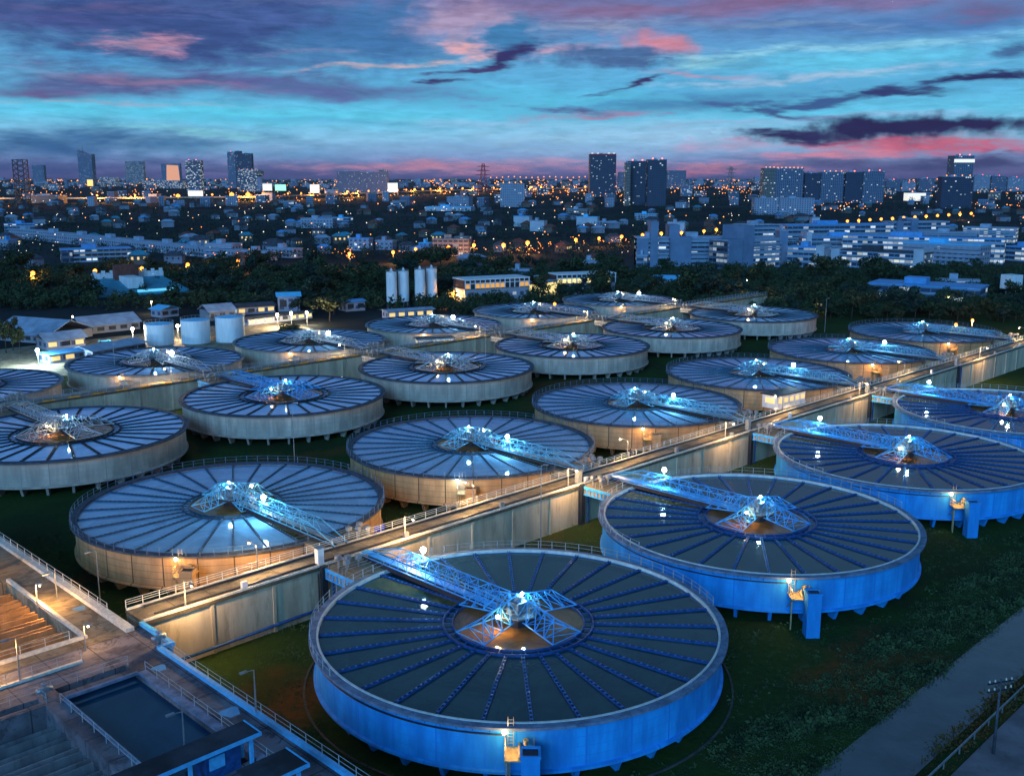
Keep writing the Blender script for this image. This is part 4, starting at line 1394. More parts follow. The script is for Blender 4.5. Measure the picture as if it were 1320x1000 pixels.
M['pylon'] = surf('red_pylon_paint', (.28, .06, .08), .6)
pylon(623, 250, 211, 14, 'red transmission tower on the horizon left of the white block', M['pylon'])
pylon(941, 250, 215, 13, 'grey transmission tower on the horizon before the gold-crowned towers', M['steel'])
x, y = G(31, 266)
h = topz(y, 206)
o = empty('lattice_tower', (x, y, 0), 0, 'square lattice water tower with dishes at the far left skyline', 'lattice tower')
m_ = MB()
for k in range(9):
    z0, z1, s_ = h * k / 9, h * (k + 1) / 9, 6.5 * px(y)
    for (a, b_, c, d) in ((-1, -1, 1, -1), (1, -1, 1, 1), (1, 1, -1, 1), (-1, 1, -1, -1)):
        m_.tube((a * s_, b_ * s_, z0), (c * s_, d * s_, z1), .8, 4).tube((a * s_, b_ * s_, z0), (a * s_, b_ * s_, z1), 1.1, 4).tube((a * s_, b_ * s_, z1), (c * s_, d * s_, z1), .8, 4)
m_.build('lattice', M['dark'], o)
# ---- hospital / university complex on the right
HG = 'blocks of the white complex on the right'
def hosp(*a, **k):
    k.setdefault('group', HG)
    return block('complex_building', *a, **k)


hosp('dark blue end-on block with two stair towers, left end of the white complex', 820, 344, 861, 344, 307, 14, 'hosp', floors=7, towers=((0, .36, 0, 'plain'), (.42, .66, 11, 'plain')), roof='roofpale')
hosp('long six-storey block of balconies with a plain blue gable, left part of the complex', 861, 343, 939, 343, 307, 16, 'hosp', floors=7, towers=((0, .17, 9, 'plain'), (.17, .37, 1, 'plain')))
hosp('brightly lit five-storey wing with a tall dark stair tower on its left', 937, 348, 1004, 344, 311, 18, 'hospl', floors=6, towers=((0, .24, 1, 'plain'), (.25, .45, 10, 'plain')))
hosp('tall pale slab behind the brightly lit wing', 955, 322, 1003, 321, 291, 16, 'hosp', floors=6, towers=((0, .3, 1, 'pale'),))
hosp('dark stair tower at the right end of the brightly lit wing', 1003, 342, 1014, 342, 298, 12, 'plain')
hosp('long pale-roofed slab at the back of the complex', 1014, 318, 1150, 316, 291, 20, 'hosp', floors=4, roof='roofblue')
hosp('pale roofed slab at the back with a vent tower', 1150, 312, 1222, 311, 287, 20, 'hosp', floors=4, roof='roofpale', towers=((.05, .16, 1, 'plain'), (.3, .42, 3, 'plain')))
hosp('short front wing left of the dark gap', 1014, 344, 1062, 346, 319, 18, 'hospl', floors=4, towers=((.78, 1.0, 2, 'pale'),), roof='roofblue')
hosp('middle slab with blue louvres behind the short front wing', 1035, 331, 1150, 331, 306, 14, 'hosp', floors=4, roof='roofblue', towers=((.02, .08, 4, 'pale'),))
hosp('long slab with a lit top corridor across the complex', 1085, 333, 1292, 341, 304, 14, 'hospl', floors=5, roof='roofblue')
hosp('front slab with a row of arched lit openings under its eaves', 1071, 343, 1190, 350, 322, 16, 'hospl', floors=3, towers=((.9, 1.0, 3, 'pale'), (0, .1, 1, 'pale')), roof='roofdark')
hosp('five-storey slab with a bright blue roof, right part of the complex', 1162, 338, 1262, 344, 313, 18, 'white', floors=5, roof='roofcyan')
hosp('wide low hall with pitched roof and lit gable at the back right', 1185, 318, 1258, 320, 300, 26, 'hosp', floors=2, roof='roofpale')
hosp('brightly lit block at the right back corner of the complex', 1240, 312, 1308, 314, 294, 26, 'hospl', floors=3, roof='roofpale')
hosp('small tower house with pale hip roof on the back slab', 1046, 296, 1056, 296, 281, 10, 'pale')
hosp('pale annex at the far right edge of the complex', 1292, 335, 1330, 338, 318, 18, 'hosp', floors=3, roof='roofblue')
block('long_building', 'long low two-storey building with a row of white pillars before the right-hand trees', 1118, 384, 1262, 393, 366, 22, 'hosp', 'long building', floors=2, roof='roofblue')
block('long_building', 'smaller pale roof behind the long low pillared building', 1206, 374, 1262, 376, 362, 10, 'hosp', 'long building', floors=1, roof='roofpale')
x, y = G(1301, 392)
o = empty('water_tower', (x, y, 0), .4, 'square white concrete water tower on a single stem, far right', 'water tower')
MB().box(-1.6, -1.6, 0, 1.6, 1.6, topz(y, 372)).build('stem', M['white'], o)
MB().box(-3.4, -3.4, topz(y, 372), 3.4, 3.4, topz(y, 354)).build('tank_box', M['white'], o)
OCC.append((x, y, 12))
# ---- plant houses with glazed galleries
def gallery(u0, v0, u1, v1, vt, depth, label, col_):
    o, L, h = block('pump_house', label, u0, v0, u1, v1, vt + 12, depth, 'white', 'pump house', roof='rimD', par=.3)
    H = topz(G(u0, v0)[1], vt)
    n = int(L / 2.6)
    for k in range(n + 1):
        MB().box(L * k / n - .18, -.2, h + .3, L * k / n + .18, .2, H).build('pillar', M['white'], o)
        if k < n:
            MB().box(L * k / n + .3, .05, h + .5, L * (k + 1) / n - .3, .1, h + (H - h) * .58).build('window', M[col_] if rnd.random() < .8 else M['dark'], o)
    MB().box(-.3, -.4, H, L + .3, depth + .3, H + .5).box(-.3, -.3, h + (H - h) * .62, L + .3, 0, h + (H - h) * .7).build('gallery_roof', M['white'], o)
    MB().box(0, .3, h, L, depth, H).build('gallery_wall', M['dark'], o)
    return o


M['amber'] = emis('amber_window', (1, .45, .1), .7)
M['yellow'] = emis('yellow_window', (1, .78, .3), 1.1)
gallery(600, 395, 682, 390, 362, 14, 'white pump house with amber-lit glazed gallery behind the orange lamp', 'amber')
gallery(718, 380, 793, 377, 355, 12, 'white pump house with yellow-lit glazed gallery near the farthest pale tank', 'yellow')
block('pump_house_wing', 'lit slanting wing joined to the yellow-lit pump house', 692, 385, 718, 380, 367, 8, 'yellow', 'annex')
# ---- silos
for k, (u, v0, vt) in enumerate(((505.5, 397, 352), (520.8, 395, 351), (542, 394, 349), (556.8, 392, 347.5))):
    x, y = G(u, v0)
    h = topz(y, vt)
    r = 6.9 * px(y)
    o = empty('silo', (x, y, 0), 0, ['leftmost of the four white silos', 'second of the four white silos from the left', 'third of the four white silos from the left', 'rightmost of the four white silos'][k], 'silo', 'white cylindrical silos')
    MB().lathe([(r, 2.5), (r, h), (r * .9, h + .5), (.1, h + .9)], 28).build('silo_shell', M['white'], o)
    for kk in range(8):
        t = kk * math.pi / 4
        MB().tube((r * .92 * math.cos(t), r * .92 * math.sin(t), 0), (r * .92 * math.cos(t), r * .92 * math.sin(t), 2.6), .14, 5).build('leg', M['steel'], o)
    MB().lathe([(.55, h + .6), (.55, h + 1.7), (.1, h + 2.3)], 10).build('filter_cap', M['white'], o)
    m_ = MB()
    m_.arc(r, h + 1.3, 0, 2 * math.pi, 16, .05)
    for kk in range(16):
        t = kk * math.pi / 8
        m_.tube((r * math.cos(t), r * math.sin(t), h), (r * math.cos(t), r * math.sin(t), h + 1.3), .04, 4)
    m_.build('guard_rail', M['steel'], o)
    OCC.append((x, y, 6))
# ---- storage tanks
for k, (u, v0, vt) in enumerate(((200, 446, 420), (247.5, 444, 415), (292.5, 442, 411))):
    x, y = G(u, v0)
    h = topz(y, vt)
    r = 18.6 * px(y)
    o = empty('storage_tank', (x, y + r, 0), 0, ['left one of three white cylindrical storage tanks', 'middle one of three white cylindrical storage tanks', 'right one of three white cylindrical storage tanks'][k], 'storage tank', 'white storage tanks')
    MB().lathe([(r, 0), (r, h), (r * .98, h + .15)], 40).build('tank_shell', M['white'], o)
    MB().lathe([(r * .98, h + .15), (.1, h + .9)], 40).build('tank_roof', M['roofcyan'], o)
    m_ = MB()
    m_.arc(r, h + 1.1, 0, 2 * math.pi, 24, .05)
    for kk in range(24):
        t = kk * math.pi / 12
        m_.tube((r * math.cos(t), r * math.sin(t), h), (r * math.cos(t), r * math.sin(t), h + 1.1), .04, 4)
    m_.build('guard_rail', M['steel'], o)
    OCC.append((x, y + r, 8))


def shed(u0, v0, u1, v1, depth, h, rise, roof, label, name='shed', body='white', along=True, lit=None):
    x0, y0 = G(u0, v0)
    x1, y1 = G(u1, v1)
    L = math.hypot(x1 - x0, y1 - y0)
    rot = math.atan2(y1 - y0, x1 - x0)
    o = empty(name, (x0, y0, 0), rot, label, 'shed')
    MB().box(.3, .3, 0, L - .3, depth - .3, h).build('wall', wmats.get(body) or M[body], o)
    e, t = .5, .14
    m_ = MB()
    if along:
        sec = [(-e, h - .1), (depth / 2, h + rise), (depth + e, h - .1), (depth + e, h - .1 - t), (depth / 2, h + rise - t - .1), (-e, h - .1 - t)]
        vs = [(x_, y_, z_) for x_ in (-e, L + e) for (y_, z_) in sec]
    else:
        sec = [(-e, h - .1), (L / 2, h + rise), (L + e, h - .1), (L + e, h - .1 - t), (L / 2, h + rise - t - .1), (-e, h - .1 - t)]
        vs = [(x_, y_, z_) for y_ in (-e, depth + e) for (x_, z_) in sec]
    m_.add(vs, [(k, (k + 1) % 6, 6 + (k + 1) % 6, 6 + k) for k in range(6)] + [tuple(range(6)), tuple(range(11, 5, -1))])
    m_.build('roof', M[roof], o)
    n = max(2, int(L / 4))
    for k in range(n):
        MB().box(L * (k + .2) / n, -.12 + .3, h * .3, L * (k + .8) / n, .297, h * .75).build('opening', M[lit] if (lit and rnd.random() < .7) else M['dark'], o)
    OCC.append(((x0 + x1) / 2 - depth / 2 * math.sin(rot), (y0 + y1) / 2 + depth / 2 * math.cos(rot), max(L, depth) * .5))
    return o


shed(-10, 438, 62, 444, 22, 3.2, 4.5, 'roofpale', 'large pale ridged roof hall at the left edge', body='plainw')
shed(60, 452, 112, 446, 10, 3.5, 2.2, 'roofpale', 'pale canopy with bright legs beside the dazzling lamp on the left', lit='winlit')
shed(64, 470, 118, 462, 7, 3.2, .8, 'roofblue', 'dark blue carport roof with lit stalls behind the left pale tank', lit='winlit')
shed(108, 432, 182, 424, 14, 3.2, 3.2, 'roofpale', 'long lilac roof shed left of the storage tanks', body='plainw')
shed(270, 414, 305, 411, 12, 4.0, 2.5, 'roofpale', 'blue-grey roof shed behind the right storage tank', body='plainw')
shed(320, 420, 404, 410, 7, 2.8, .5, 'roofdark', 'dark canopy over bright lamps right of the storage tanks', lit='yellow')
shed(306, 407, 356, 403, 10, 3.6, 1.2, 'roofdark', 'dark-roofed workshop with a warm lit side', lit='winlit')
shed(358, 402, 388, 401, 8, 7, 1.5, 'roofcyan', 'small two-storey house with a bright cyan roof among the trees')
shed(208, 410, 232, 407, 8, 3.6, 1.4, 'roofcyan', 'cyan gabled roof just behind the storage tanks', along=False)
shed(446, 402, 472, 400, 9, 4.5, .6, 'roofblue', 'small blue flat-roofed house left of the silos')
shed(836, 371, 880, 372, 14, 5, 1.6, 'roofcyan', 'open pavilion with bright blue roof before the left part of the complex', lit='wincool')
shed(500, 412, 560, 408, 8, 3.5, .5, 'roofpale', 'low plant sheds under the silos', lit='winlit')
shed(120, 465, 190, 452, 12, 3.2, 1.2, 'roofpale', 'mauve roof just behind the twin-lamp pale tank')
b = MB()
b.add([P(-60, 234, .02), P(150, 234, .02), P(150, 300, .02), P(-60, 300, .02)], [(0, 1, 2, 3)])
tag(b.build('yard_pavement', M['deck']), kind='structure')
for (u, v, w, lb, mt) in ((135, 441, 4.4, 'cyan-lit pick-up parked before the lilac shed', 'roofcyan'), (160, 447, 4.2, 'pale car parked beside the left storage tank', 'white'), (106, 452, 4.2, 'dark car parked by the carport', 'dark')):
    x, y = G(u, v)
    o = empty('parked_car', (x, y, .02), rnd.uniform(-.3, .3), lb, 'car')
    MB().add([(-2.2, -.85, .3), (2.2, -.85, .3), (2.2, .85, .3), (-2.2, .85, .3), (-2.1, -.8, .85), (2.1, -.8, .8), (2.1, .8, .8), (-2.1, .8, .85)],
             [(3, 2, 1, 0), (4, 5, 6, 7), (0, 1, 5, 4), (1, 2, 6, 5), (2, 3, 7, 6), (3, 0, 4, 7)]).build('body', M[mt], o)
    MB().add([(-1.7, -.75, .86), (1.0, -.75, .84), (1.0, .75, .84), (-1.7, .75, .86), (-1.3, -.65, 1.4), (.4, -.65, 1.4), (.4, .65, 1.4), (-1.3, .65, 1.4)],
             [(4, 5, 6, 7), (0, 1, 5, 4), (1, 2, 6, 5), (2, 3, 7, 6), (3, 0, 4, 7)]).build('cab', M['dark'], o)
    for (a_, b_) in ((-1.35, -.85), (1.35, -.85), (-1.35, .85), (1.35, .85)):
        MB().tube((a_, b_ - .1, .32), (a_, b_ + .1, .32), .32, 10).build('wheel', M['dark'], o)
# ---- teal grandstand
x0, y0 = G(128, 384)
x1, y1 = G(246, 376)
L = math.hypot(x1 - x0, y1 - y0)
o = empty('grandstand', (x0, y0, 0), math.atan2(y1 - y0, x1 - x0), 'teal sloping grandstand with pale crenellated back wall', 'grandstand')
MB().add([(0, 0, 1), (L, 0, 1), (L - 6, 26, 7), (4, 26, 7), (0, 0, 0), (L, 0, 0), (L - 6, 26, 0), (4, 26, 0)], [(0, 1, 2, 3), (0, 4, 5, 1), (1, 5, 6, 2), (2, 6, 7, 3), (3, 7, 4, 0)]).build('seating_slope', M['roofteal'], o)
m_ = MB()
for k in range(18):
    m_.box(3 + (L - 8) * k / 18, 26.1, 5, 3 + (L - 8) * (k + .8) / 18, 27, 10 + 1.2 * (k % 2))
m_.box(3, 26.2, 4, L - 5, 26.9, 9.5).build('back_wall', M['white'], o)
MB().box(L * .32, 22, 5, L * .58, 26, 14).build('centre_box', M['roofred'], o)
MB().box(L * .36, 6, 3.0, L * .52, 21.9, 8.6).build('stair', M['white'], o)
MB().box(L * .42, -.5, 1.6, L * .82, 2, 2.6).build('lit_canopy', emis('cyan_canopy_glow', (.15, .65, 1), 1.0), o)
OCC.append(((x0 + x1) / 2, y0 + 14, L * .5))
for (u_, v_) in ((505, 408), (520, 412), (542, 404), (557, 408), (640, 404), (750, 392), (1140, 396), (1180, 398), (1220, 400), (45, 372), (124, 362), (184, 358), (243, 352), (308, 348), (404, 340), (451, 340), (507, 338), (578, 332), (611, 330), (649, 332), (680, 330), (150, 392), (185, 392), (220, 388), (240, 388)):
    OCC.append((*G(u_, v_), 11))
# ---- schools, terraces and other mid-distance blocks
block('school_building', 'three-storey school with a blue roof and yellow-lit end stairwell', 80, 339, 170, 336, 323, 16, 'beige', 'school', floors=3, roof='roofblue', towers=((0, .15, -1, 'lit'),))
TR = 'long white terraced rows'
for k in range(8):
    u0 = 12 + k * 36.5
    v0 = 307 + k * 3.6
    block('terrace_block', 'section %s of the long white terrace left of the middle' % ['leftmost', 'second', 'third', 'fourth', 'fifth', 'sixth', 'seventh', 'rightmost'][k], u0, v0, u0 + 36, v0 + 3.4, v0 - 11.5, 11, 'white', 'terrace', roof='roofpale', group=TR)
block('apartment_block', 'white apartment block with dark balconies at the end of the terrace', 265, 333, 300, 334, 315, 14, 'white', 'apartment block', floors=4)
block('terrace_block', 'short white terrace right of the balcony block', 310, 335, 345, 337, 324, 10, 'white', 'terrace', roof='roofpale', group=TR)
block('terrace_block', 'last short white terrace stepping up to the right', 345, 331, 378, 333, 320, 10, 'white', 'terrace', roof='roofpale', group=TR)
for (u0, v0, u1, vt, mt, rf, lb) in ((388, 294, 429, 282, 'white', 'roofpale', 'white warehouse block left of the middle distance'), (429, 292, 450, 281, 'hosp', 'roofcyan', 'bright pale cube beside the white warehouse'),
                                     (558, 330, 604, 309, 'beige', 'rimD', 'beige four-storey flats in the middle distance'), (586, 318, 603, 306, 'grey', 'rimD', 'grey flats just behind the beige four-storey flats'),
                                     (548, 272, 607, 267, 'pale', 'roofcyan', 'long low bright-roofed market hall'), (576, 266, 604, 254, 'white', 'roofpale', 'pale cube office behind the market hall'),
                                     (743, 291, 770, 280, 'pale', 'roofcyan', 'cyan-white office cube left of the dark tower foot'), (769, 293, 790, 286, 'white', 'roofpale', 'low white wing next to the cyan-white cube'),
                                     (730, 280, 757, 270, 'beige', 'roofpale', 'beige block below the black tower'), (662, 292, 682, 279, 'pale', 'roofblue', 'small pale blue block below the white gridded block'),
                                     (683, 298, 701, 285, 'pale', 'roofpale', 'pale green block in the middle distance'), (450, 323, 476, 308, 'white', 'roofblue', 'white villa with a blue hip roof left of the middle'),
                                     (484, 322, 506, 311, 'white', 'roofpale', 'white low block right of the blue-roofed villa'), (0, 322, 12, 310, 'white', 'roofblue', 'blue-roofed block at the left edge'),
                                     (6, 300, 46, 289, 'hosp', 'roofblue', 'long blue-roofed lit market at the left'), (820, 345, 834, 330, 'hosp', 'roofpale', 'low annex left of the complex'),
                                     (655, 362, 682, 349, 'hosp', 'roofpale', 'long pale-roofed house in the trees above the pump houses'), (540, 322, 553, 314, 'white', 'roofcyan', 'small pale shed left of the beige flats'),
                                     (860, 300, 882, 287, 'pale', 'roofpale', 'pale house block behind the complex'), (818, 284, 846, 276, 'white', 'roofcyan', 'white hall below the joined dark towers'),
                                     (747, 345, 775, 337, 'white', 'roofpale', 'white house with pale roofs beside the orange street lamps'), (40, 262, 76, 252, 'beige', 'roofpale', 'wide beige hall beside the lattice tower')):
    block('town_building', lb, u0, v0, u1, v0 + .4, vt, max(10, (u1 - u0) * .4 * px(G(u0, v0)[1])), mt, 'building', roof=rf)

# ---- elevated expressway with sodium lamps
PTS = [(-40, 262), (150, 261), (345, 259), (455, 254), (560, 249.5), (690, 246.5), (800, 245)]
W3 = [Vector((*G(u, v), 0)) for u, v in PTS]
o = empty('expressway', (0, 0, 0), 0, 'long elevated expressway lit orange, crossing the town from the left', 'expressway')
m_ = MB()
pm = MB()
for p, q in zip(W3[:-1], W3[1:]):
    d = (q - p)
    n_ = Vector((-d.y, d.x, 0)).normalized()
    wv = n_ * 11
    m_.add([p + Vector((0, 0, 9)), q + Vector((0, 0, 9)), q + wv + Vector((0, 0, 9)), p + wv + Vector((0, 0, 9)),
            p + Vector((0, 0, 12)), q + Vector((0, 0, 12)), q + wv + Vector((0, 0, 12)), p + wv + Vector((0, 0, 12))],
           [(3, 2, 1, 0), (4, 5, 6, 7), (0, 1, 5, 4), (1, 2, 6, 5), (2, 3, 7, 6), (3, 0, 4, 7)])
m_.build('viaduct_deck', M['conc'], o)
SL = []                                      # street lamp places (x, y, height)
for p, q in zip(W3[:-1], W3[1:]):
    n = int((q - p).length / 75)
    for k in range(n):
        s_ = p.lerp(q, (k + .5) / n)
        SL.append((s_.x, s_.y - 5, 17, 1.5))
        if k % 4 == 0:
            MB().box(s_.x - 2, s_.y + 2, 0, s_.x + 2, s_.y + 8, 9).build('pier', M['conc'], o)
        if k % 3 == 0:
            plight('lamp_light', o, (s_.x, s_.y - 16, 22), (1, .42, .08), 420000, 1)
        OCC.append((s_.x, s_.y + 5, 16))

# ---- street lamps: measured ones first
MEAS = [(45, 352, 380, 1.6, 4000), (124, 349, 366, 1.4, 3000), (184, 346, 362, 1.4, 3000), (243, 341, 356, 1.3, 3000), (308, 336, 352, 1.2, 3000), (21, 307, 318, 1.3, 4000), (404, 325, 342, 1.2, 5000), (451, 327, 344, 1.2, 5000),
        (507, 325, 340, 1.2, 4000), (536, 321, 335, 1.1, 3000), (578, 319, 333, 1.4, 4000), (611, 316, 332, 1.3, 4000), (649, 316, 332, 1.5, 5000), (680, 313, 328, 1.5, 5000), (742, 309, 322, 1.2, 3000), (772, 307, 318, 1.0, 3000),
        (801, 305, 316, 1.2, 3000), (828, 303, 314, 1.2, 2000), (852, 301, 312, 1.2, 2000), (878, 300, 311, 1.1, 2000), (907, 298, 309, 1.1, 2000), (923, 296, 307, 1.1, 2000), (947, 295, 306, 1.1, 2000)]
MEAS += [(1063 + k * 14.5, 287 - k * .9, 293 - k * .8, 1.0, 3000 if k % 3 == 0 else 0) for k in range(14)]
MEAS += [(230, 253, 260, 1.5, 0), (299, 251, 258, 1.6, 0), (320, 251, 258, 1.6, 0), (1278, 249, 255, 1.6, 0)]
ME_plamp = MB().tube((0, 0, 0), (0, 0, 1), .012, 4).mesh('pole', M['dark'])
ME_obulb = {}
for nm, mt in (('o', 'orange'), ('os', 'orange_s'), ('w', 'whitel')):
    ME_obulb[nm] = MB().lathe([(.01, -1), (.9, -.45), (.9, .45), (.01, 1)], 7).mesh('bulb', M[mt])
SLG = 'street lamps across the town'


def street_lamp(x, y, h, rpx, kind='o', e=0):
    lb = ('orange sodium' if kind != 'w' else 'white') + ' street lamp on a thin pole ' + zone(x, y) + ', ' + depthword(y)
    o = empty('street_lamp', (x, y, 0), 0, lb, 'street lamp', SLG)
    inst('pole', ME_plamp, o, sc=(12, 12, h))
    inst('bulb', ME_obulb[kind], o, (0, 0, h), sc=rpx * px(y) * 1.0)
    if e:
        plight('lamp_light', o, (0, -1.5, h - 1.5), (1, .40, .08), e, .5)


for (u, v, vb, r_, e) in MEAS:
    x, y = G(u, vb)
    street_lamp(x, y, max(6, topz(y, v)), r_ * 1.9, 'o', e * 3.5)
for (x, y, h, r_) in SL:
    street_lamp(x, y, h, .9 * r_ * rnd.uniform(.6, 1), 'o')
nl_ = len(MEAS) + len(SL)
while nl_ < 292:
    v = 250 + 95 * rnd.random() ** 1.6
    u = rnd.uniform(-5, 1325)
    if v > 300 and (u > 800):
        continue
    x, y = G(u, v)
    street_lamp(x, y, rnd.uniform(6, 9), rnd.uniform(.45, .85), rnd.choice(['o', 'os', 'os', 'w', 'w']))
    nl_ += 1
# the thousands of lights beyond those, too many to count
def light_mass(name, label, mat, n, vr, pw, hh, rr_, ur=(-10, 1330)):
    m_ = MB()
    for _ in range(n):
        v = vr[0] + (vr[1] - vr[0]) * rnd.random() ** pw
        u = rnd.uniform(*ur)
        if rnd.random() < .6:
            u += 30 * math.sin(u * .05) + 14 * math.sin(v * 1.7)
        x, y = G(u, v)
        r = rnd.uniform(*rr_) * px(y)
        z = rnd.uniform(*hh)
        m_.add([(x - r, y, z), (x, y - r, z), (x + r, y, z), (x, y + r, z), (x, y, z + r * .8), (x, y, z - r * .8)],
               [(0, 1, 4), (1, 2, 4), (2, 3, 4), (3, 0, 4), (1, 0, 5), (2, 1, 5), (3, 2, 5), (0, 3, 5)])
    tag(m_.build(name, mat), label, 'city lights', kind='stuff')


light_mass('orange_city_lights', 'countless orange street lights glittering towards the horizon', M['orange_s'], 700, (232.6, 262), 1.7, (4, 22), (.35, .95))
light_mass('bright_city_lights', 'brighter orange lights in a band along the horizon', M['orange'], 190, (233, 262), 1.4, (8, 30), (.45, 1.0))
light_mass('white_city_lights', 'countless white window and lamp lights of the far town', M['whitel'], 380, (233, 345), 1.5, (3, 12), (.3, .75))
for (u0, u1, v0, v1, n) in ((400, 480, 328, 338, 26), (505, 560, 326, 336, 18), (600, 720, 318, 332, 46), (740, 800, 310, 322, 22), (265, 300, 330, 336, 16), (1070, 1130, 262, 276, 34), (900, 1000, 234, 246, 40), (330, 420, 252, 262, 40), (600, 800, 246, 254, 60), (1250, 1320, 262, 274, 30)):
    light_mass('street_light_cluster', 'cluster of orange lights ' + {400: 'at the road left of the silos', 505: 'above the silos', 600: 'along the road in the middle', 740: 'along the road right of the middle', 265: 'under the balcony block', 1070: 'below the right tower cluster', 900: 'beneath the far pylon', 330: 'under the billboards', 1250: 'at the far right'}[u0] + (' near the horizon' if v0 == 246 else ''), M['orange'], n, (v0, v1), 1, (2, 6), (.35, .9), (u0, u1))
# a chain of lamps along the far highway
for k in range(22):
    u = 625 + k * 7.6
    x, y = G(u, 233.6)
    # drawn with the individual lamps' shared meshes
    street_lamp(x, y, topz(y, 228.5 + .6 * math.sin(k)), .8, 'os')

# ---- distant and middle-distance buildings
hm = []
for (wl_, rf) in ((M['plainw'], 'roofpale'), (M['plainw'], 'roofdark'), (M['plainb'], 'roofred'), (M['plainw'], 'roofblue'), (M['plainb'], 'roofteal'), (M['plainw'], 'roofdark')):
    w, d, h, r_ = rnd.uniform(10, 15), rnd.uniform(8, 11), rnd.uniform(4.5, 7), rnd.uniform(2.2, 3.2)
    wm_ = MB().box(-w / 2, -d / 2, 0, w / 2, d / 2, h).mesh('wall', wl_)
    e = .8
    hip = w * rnd.choice([.0, .25, .3])
    rm_ = MB().add([(-w / 2 - e, -d / 2 - e, h - .2), (w / 2 + e, -d / 2 - e, h - .2), (w / 2 + e, d / 2 + e, h - .2), (-w / 2 - e, d / 2 + e, h - .2), (-w / 2 + hip - e * .5, 0, h + r_), (w / 2 - hip + e * .5, 0, h + r_)],
                   [(0, 1, 5, 4), (2, 3, 4, 5), (1, 2, 5), (3, 0, 4), (3, 2, 1, 0)]).mesh('roof', M[rf])
    wn_ = MB()
    for s_ in (-.32, 0, .32):
        wn_.box(w * s_ - .7, -d / 2 - .06, h * .5, w * s_ + .7, -d / 2 - .002, h * .78)
    wn_ = wn_.mesh('window', M['dark'])
    hm.append((wm_, rm_, wn_, rf[4:]))
n_h = 0
tries = 0
COL = {'pale': 'pale-roofed', 'dark': 'dark-roofed', 'red': 'red-roofed', 'blue': 'blue-roofed', 'teal': 'teal-roofed'}
while n_h < 210 and tries < 6000:
    tries += 1
    u, v = rnd.uniform(-5, 1325), 262 + 84 * rnd.random() ** 1.15
    if v > 300 and u > 800 or (v > 322 and rnd.random() < .5):
        continue
    x, y = G(u, v)
    if not free(x, y, 8):
        continue
    OCC.append((x, y, 7))
    wm_, rm_, wn_, rf = rnd.choice(hm)
    big = rnd.uniform(.75, 1.1) * (1 + max(0, y - 1200) / 3500)
    o = empty('house', (x, y, 0), rnd.choice([.1, .4, -.5, 1.2]) + rnd.uniform(-.15, .15), '%s two-storey house %s, %s' % (COL[rf], zone(x, y), depthword(y)), 'house', 'houses of the town')
    o.scale = (big, big, big)
    inst('wall', wm_, o)
    inst('roof', rm_, o)
    if y < 1100:
        inst('window', wn_, o, mat=M['winlit'] if rnd.random() < .3 else None)
    n_h += 1
n_b = 0
while n_b < 110:
    u, v = rnd.uniform(-5, 1325), 239 + 30 * rnd.random() ** 1.2
    x, y = G(u, v)
    if not free(x, y, 18):
        n_b += .2
        continue
    OCC.append((x, y, 20))
    w, d, h = rnd.uniform(14, 34) * px(y) / 2.2, rnd.uniform(14, 30), rnd.uniform(8, 16) * (1 + y / 6000)
    mt = rnd.choice(['white', 'grey', 'beige', 'lit', 'grey', 'hosp', 'white'])
    rf = rnd.choice(['roofpale', 'roofblue', 'roofdark', 'roofpale'])
    o = empty('town_block', (x, y, 0), rnd.uniform(-.5, .5), '%s flat-topped town block %s, %s' % ({'white': 'white', 'grey': 'grey', 'beige': 'beige', 'lit': 'many-windowed', 'hosp': 'pale blue'}[mt], zone(x, y), depthword(y)), 'building', 'flat-topped blocks of the far town')
    MB().box(-w / 2, -d / 2, 0, w / 2, d / 2, h).build('wall', wmats[mt], o)
    MB().box(-w / 2 - .4, -d / 2 - .4, h, w / 2 + .4, d / 2 + .4, h + 1).build('roof', M[rf], o)
    n_b += 1
for (nm, mt, cnt) in (('distant_town', 'white', 330), ('distant_grey_town', 'grey', 300), ('distant_lit_town', 'beige', 200)):
    m_ = MB()
    for _ in range(cnt):
        v = 231.5 + 12 * rnd.random() ** 1.3
        x, y = G(rnd.uniform(-10, 1330), v)
        w, h = rnd.uniform(2, 9) * px(y), rnd.uniform(8, 22) * (1 + (rnd.random() < .1) * rnd.uniform(.5, 2.5))
        m_.box(x - w / 2, y, 0, x + w / 2, y + w, h)
    tag(m_.build(nm, wmats[mt]), 'mass of %s buildings along the horizon' % {'white': 'whitish', 'grey': 'grey', 'beige': 'warm-windowed'}[mt], 'distant town', kind='stuff')

# ---- trees
CR = []
for k in range(7):
    CR.append(foliage(1500, 5.0, 10 + k % 4, 40 + k, .42, .8).mesh('crown', M[['leaf', 'leaf2', 'leaf3'][k % 3]]))
ME_trunk = MB().tube((0, 0, 0), (.2, .1, 5.5), .35, 7, r2=.2).tube((.2, .1, 4.5), (1.6, .5, 7.0), .16, 5, r2=.07).tube((.2, .1, 4.2), (-1.4, -.6, 6.8), .15, 5, r2=.07).mesh('trunk', M['bark'])
KIND = ['dark green', 'olive', 'blue-green']


def tree(x, y, s, k=None, label=None, mat=None, sz=1.0):
    k = rnd.randrange(7) if k is None else k
    lb = label or '%s %s tree %s, %s' % (KIND[k % 3], 'tall' if s > .7 else 'low', zone(x, y), depthword(y))
    o = empty('tree', (x, y, 0), 0, lb, 'tree', None if label else 'trees between the plant and the town')
    inst('trunk', ME_trunk, o, sc=(s, s, s * sz))
    inst('crown', CR[k], o, (0, 0, 7.4 * s * sz), rnd.uniform(0, 6.28), mat=mat, sc=(s, s, s * sz))


def inplant(x, y):
    dx, dy = (x - OX), (y - OY)
    a, b_ = (dx + dy) * Q, (dy - dx) * Q
    return -100 < a < 300 and b_ < 232 and not (a > 262 and b_ > 110 and False)


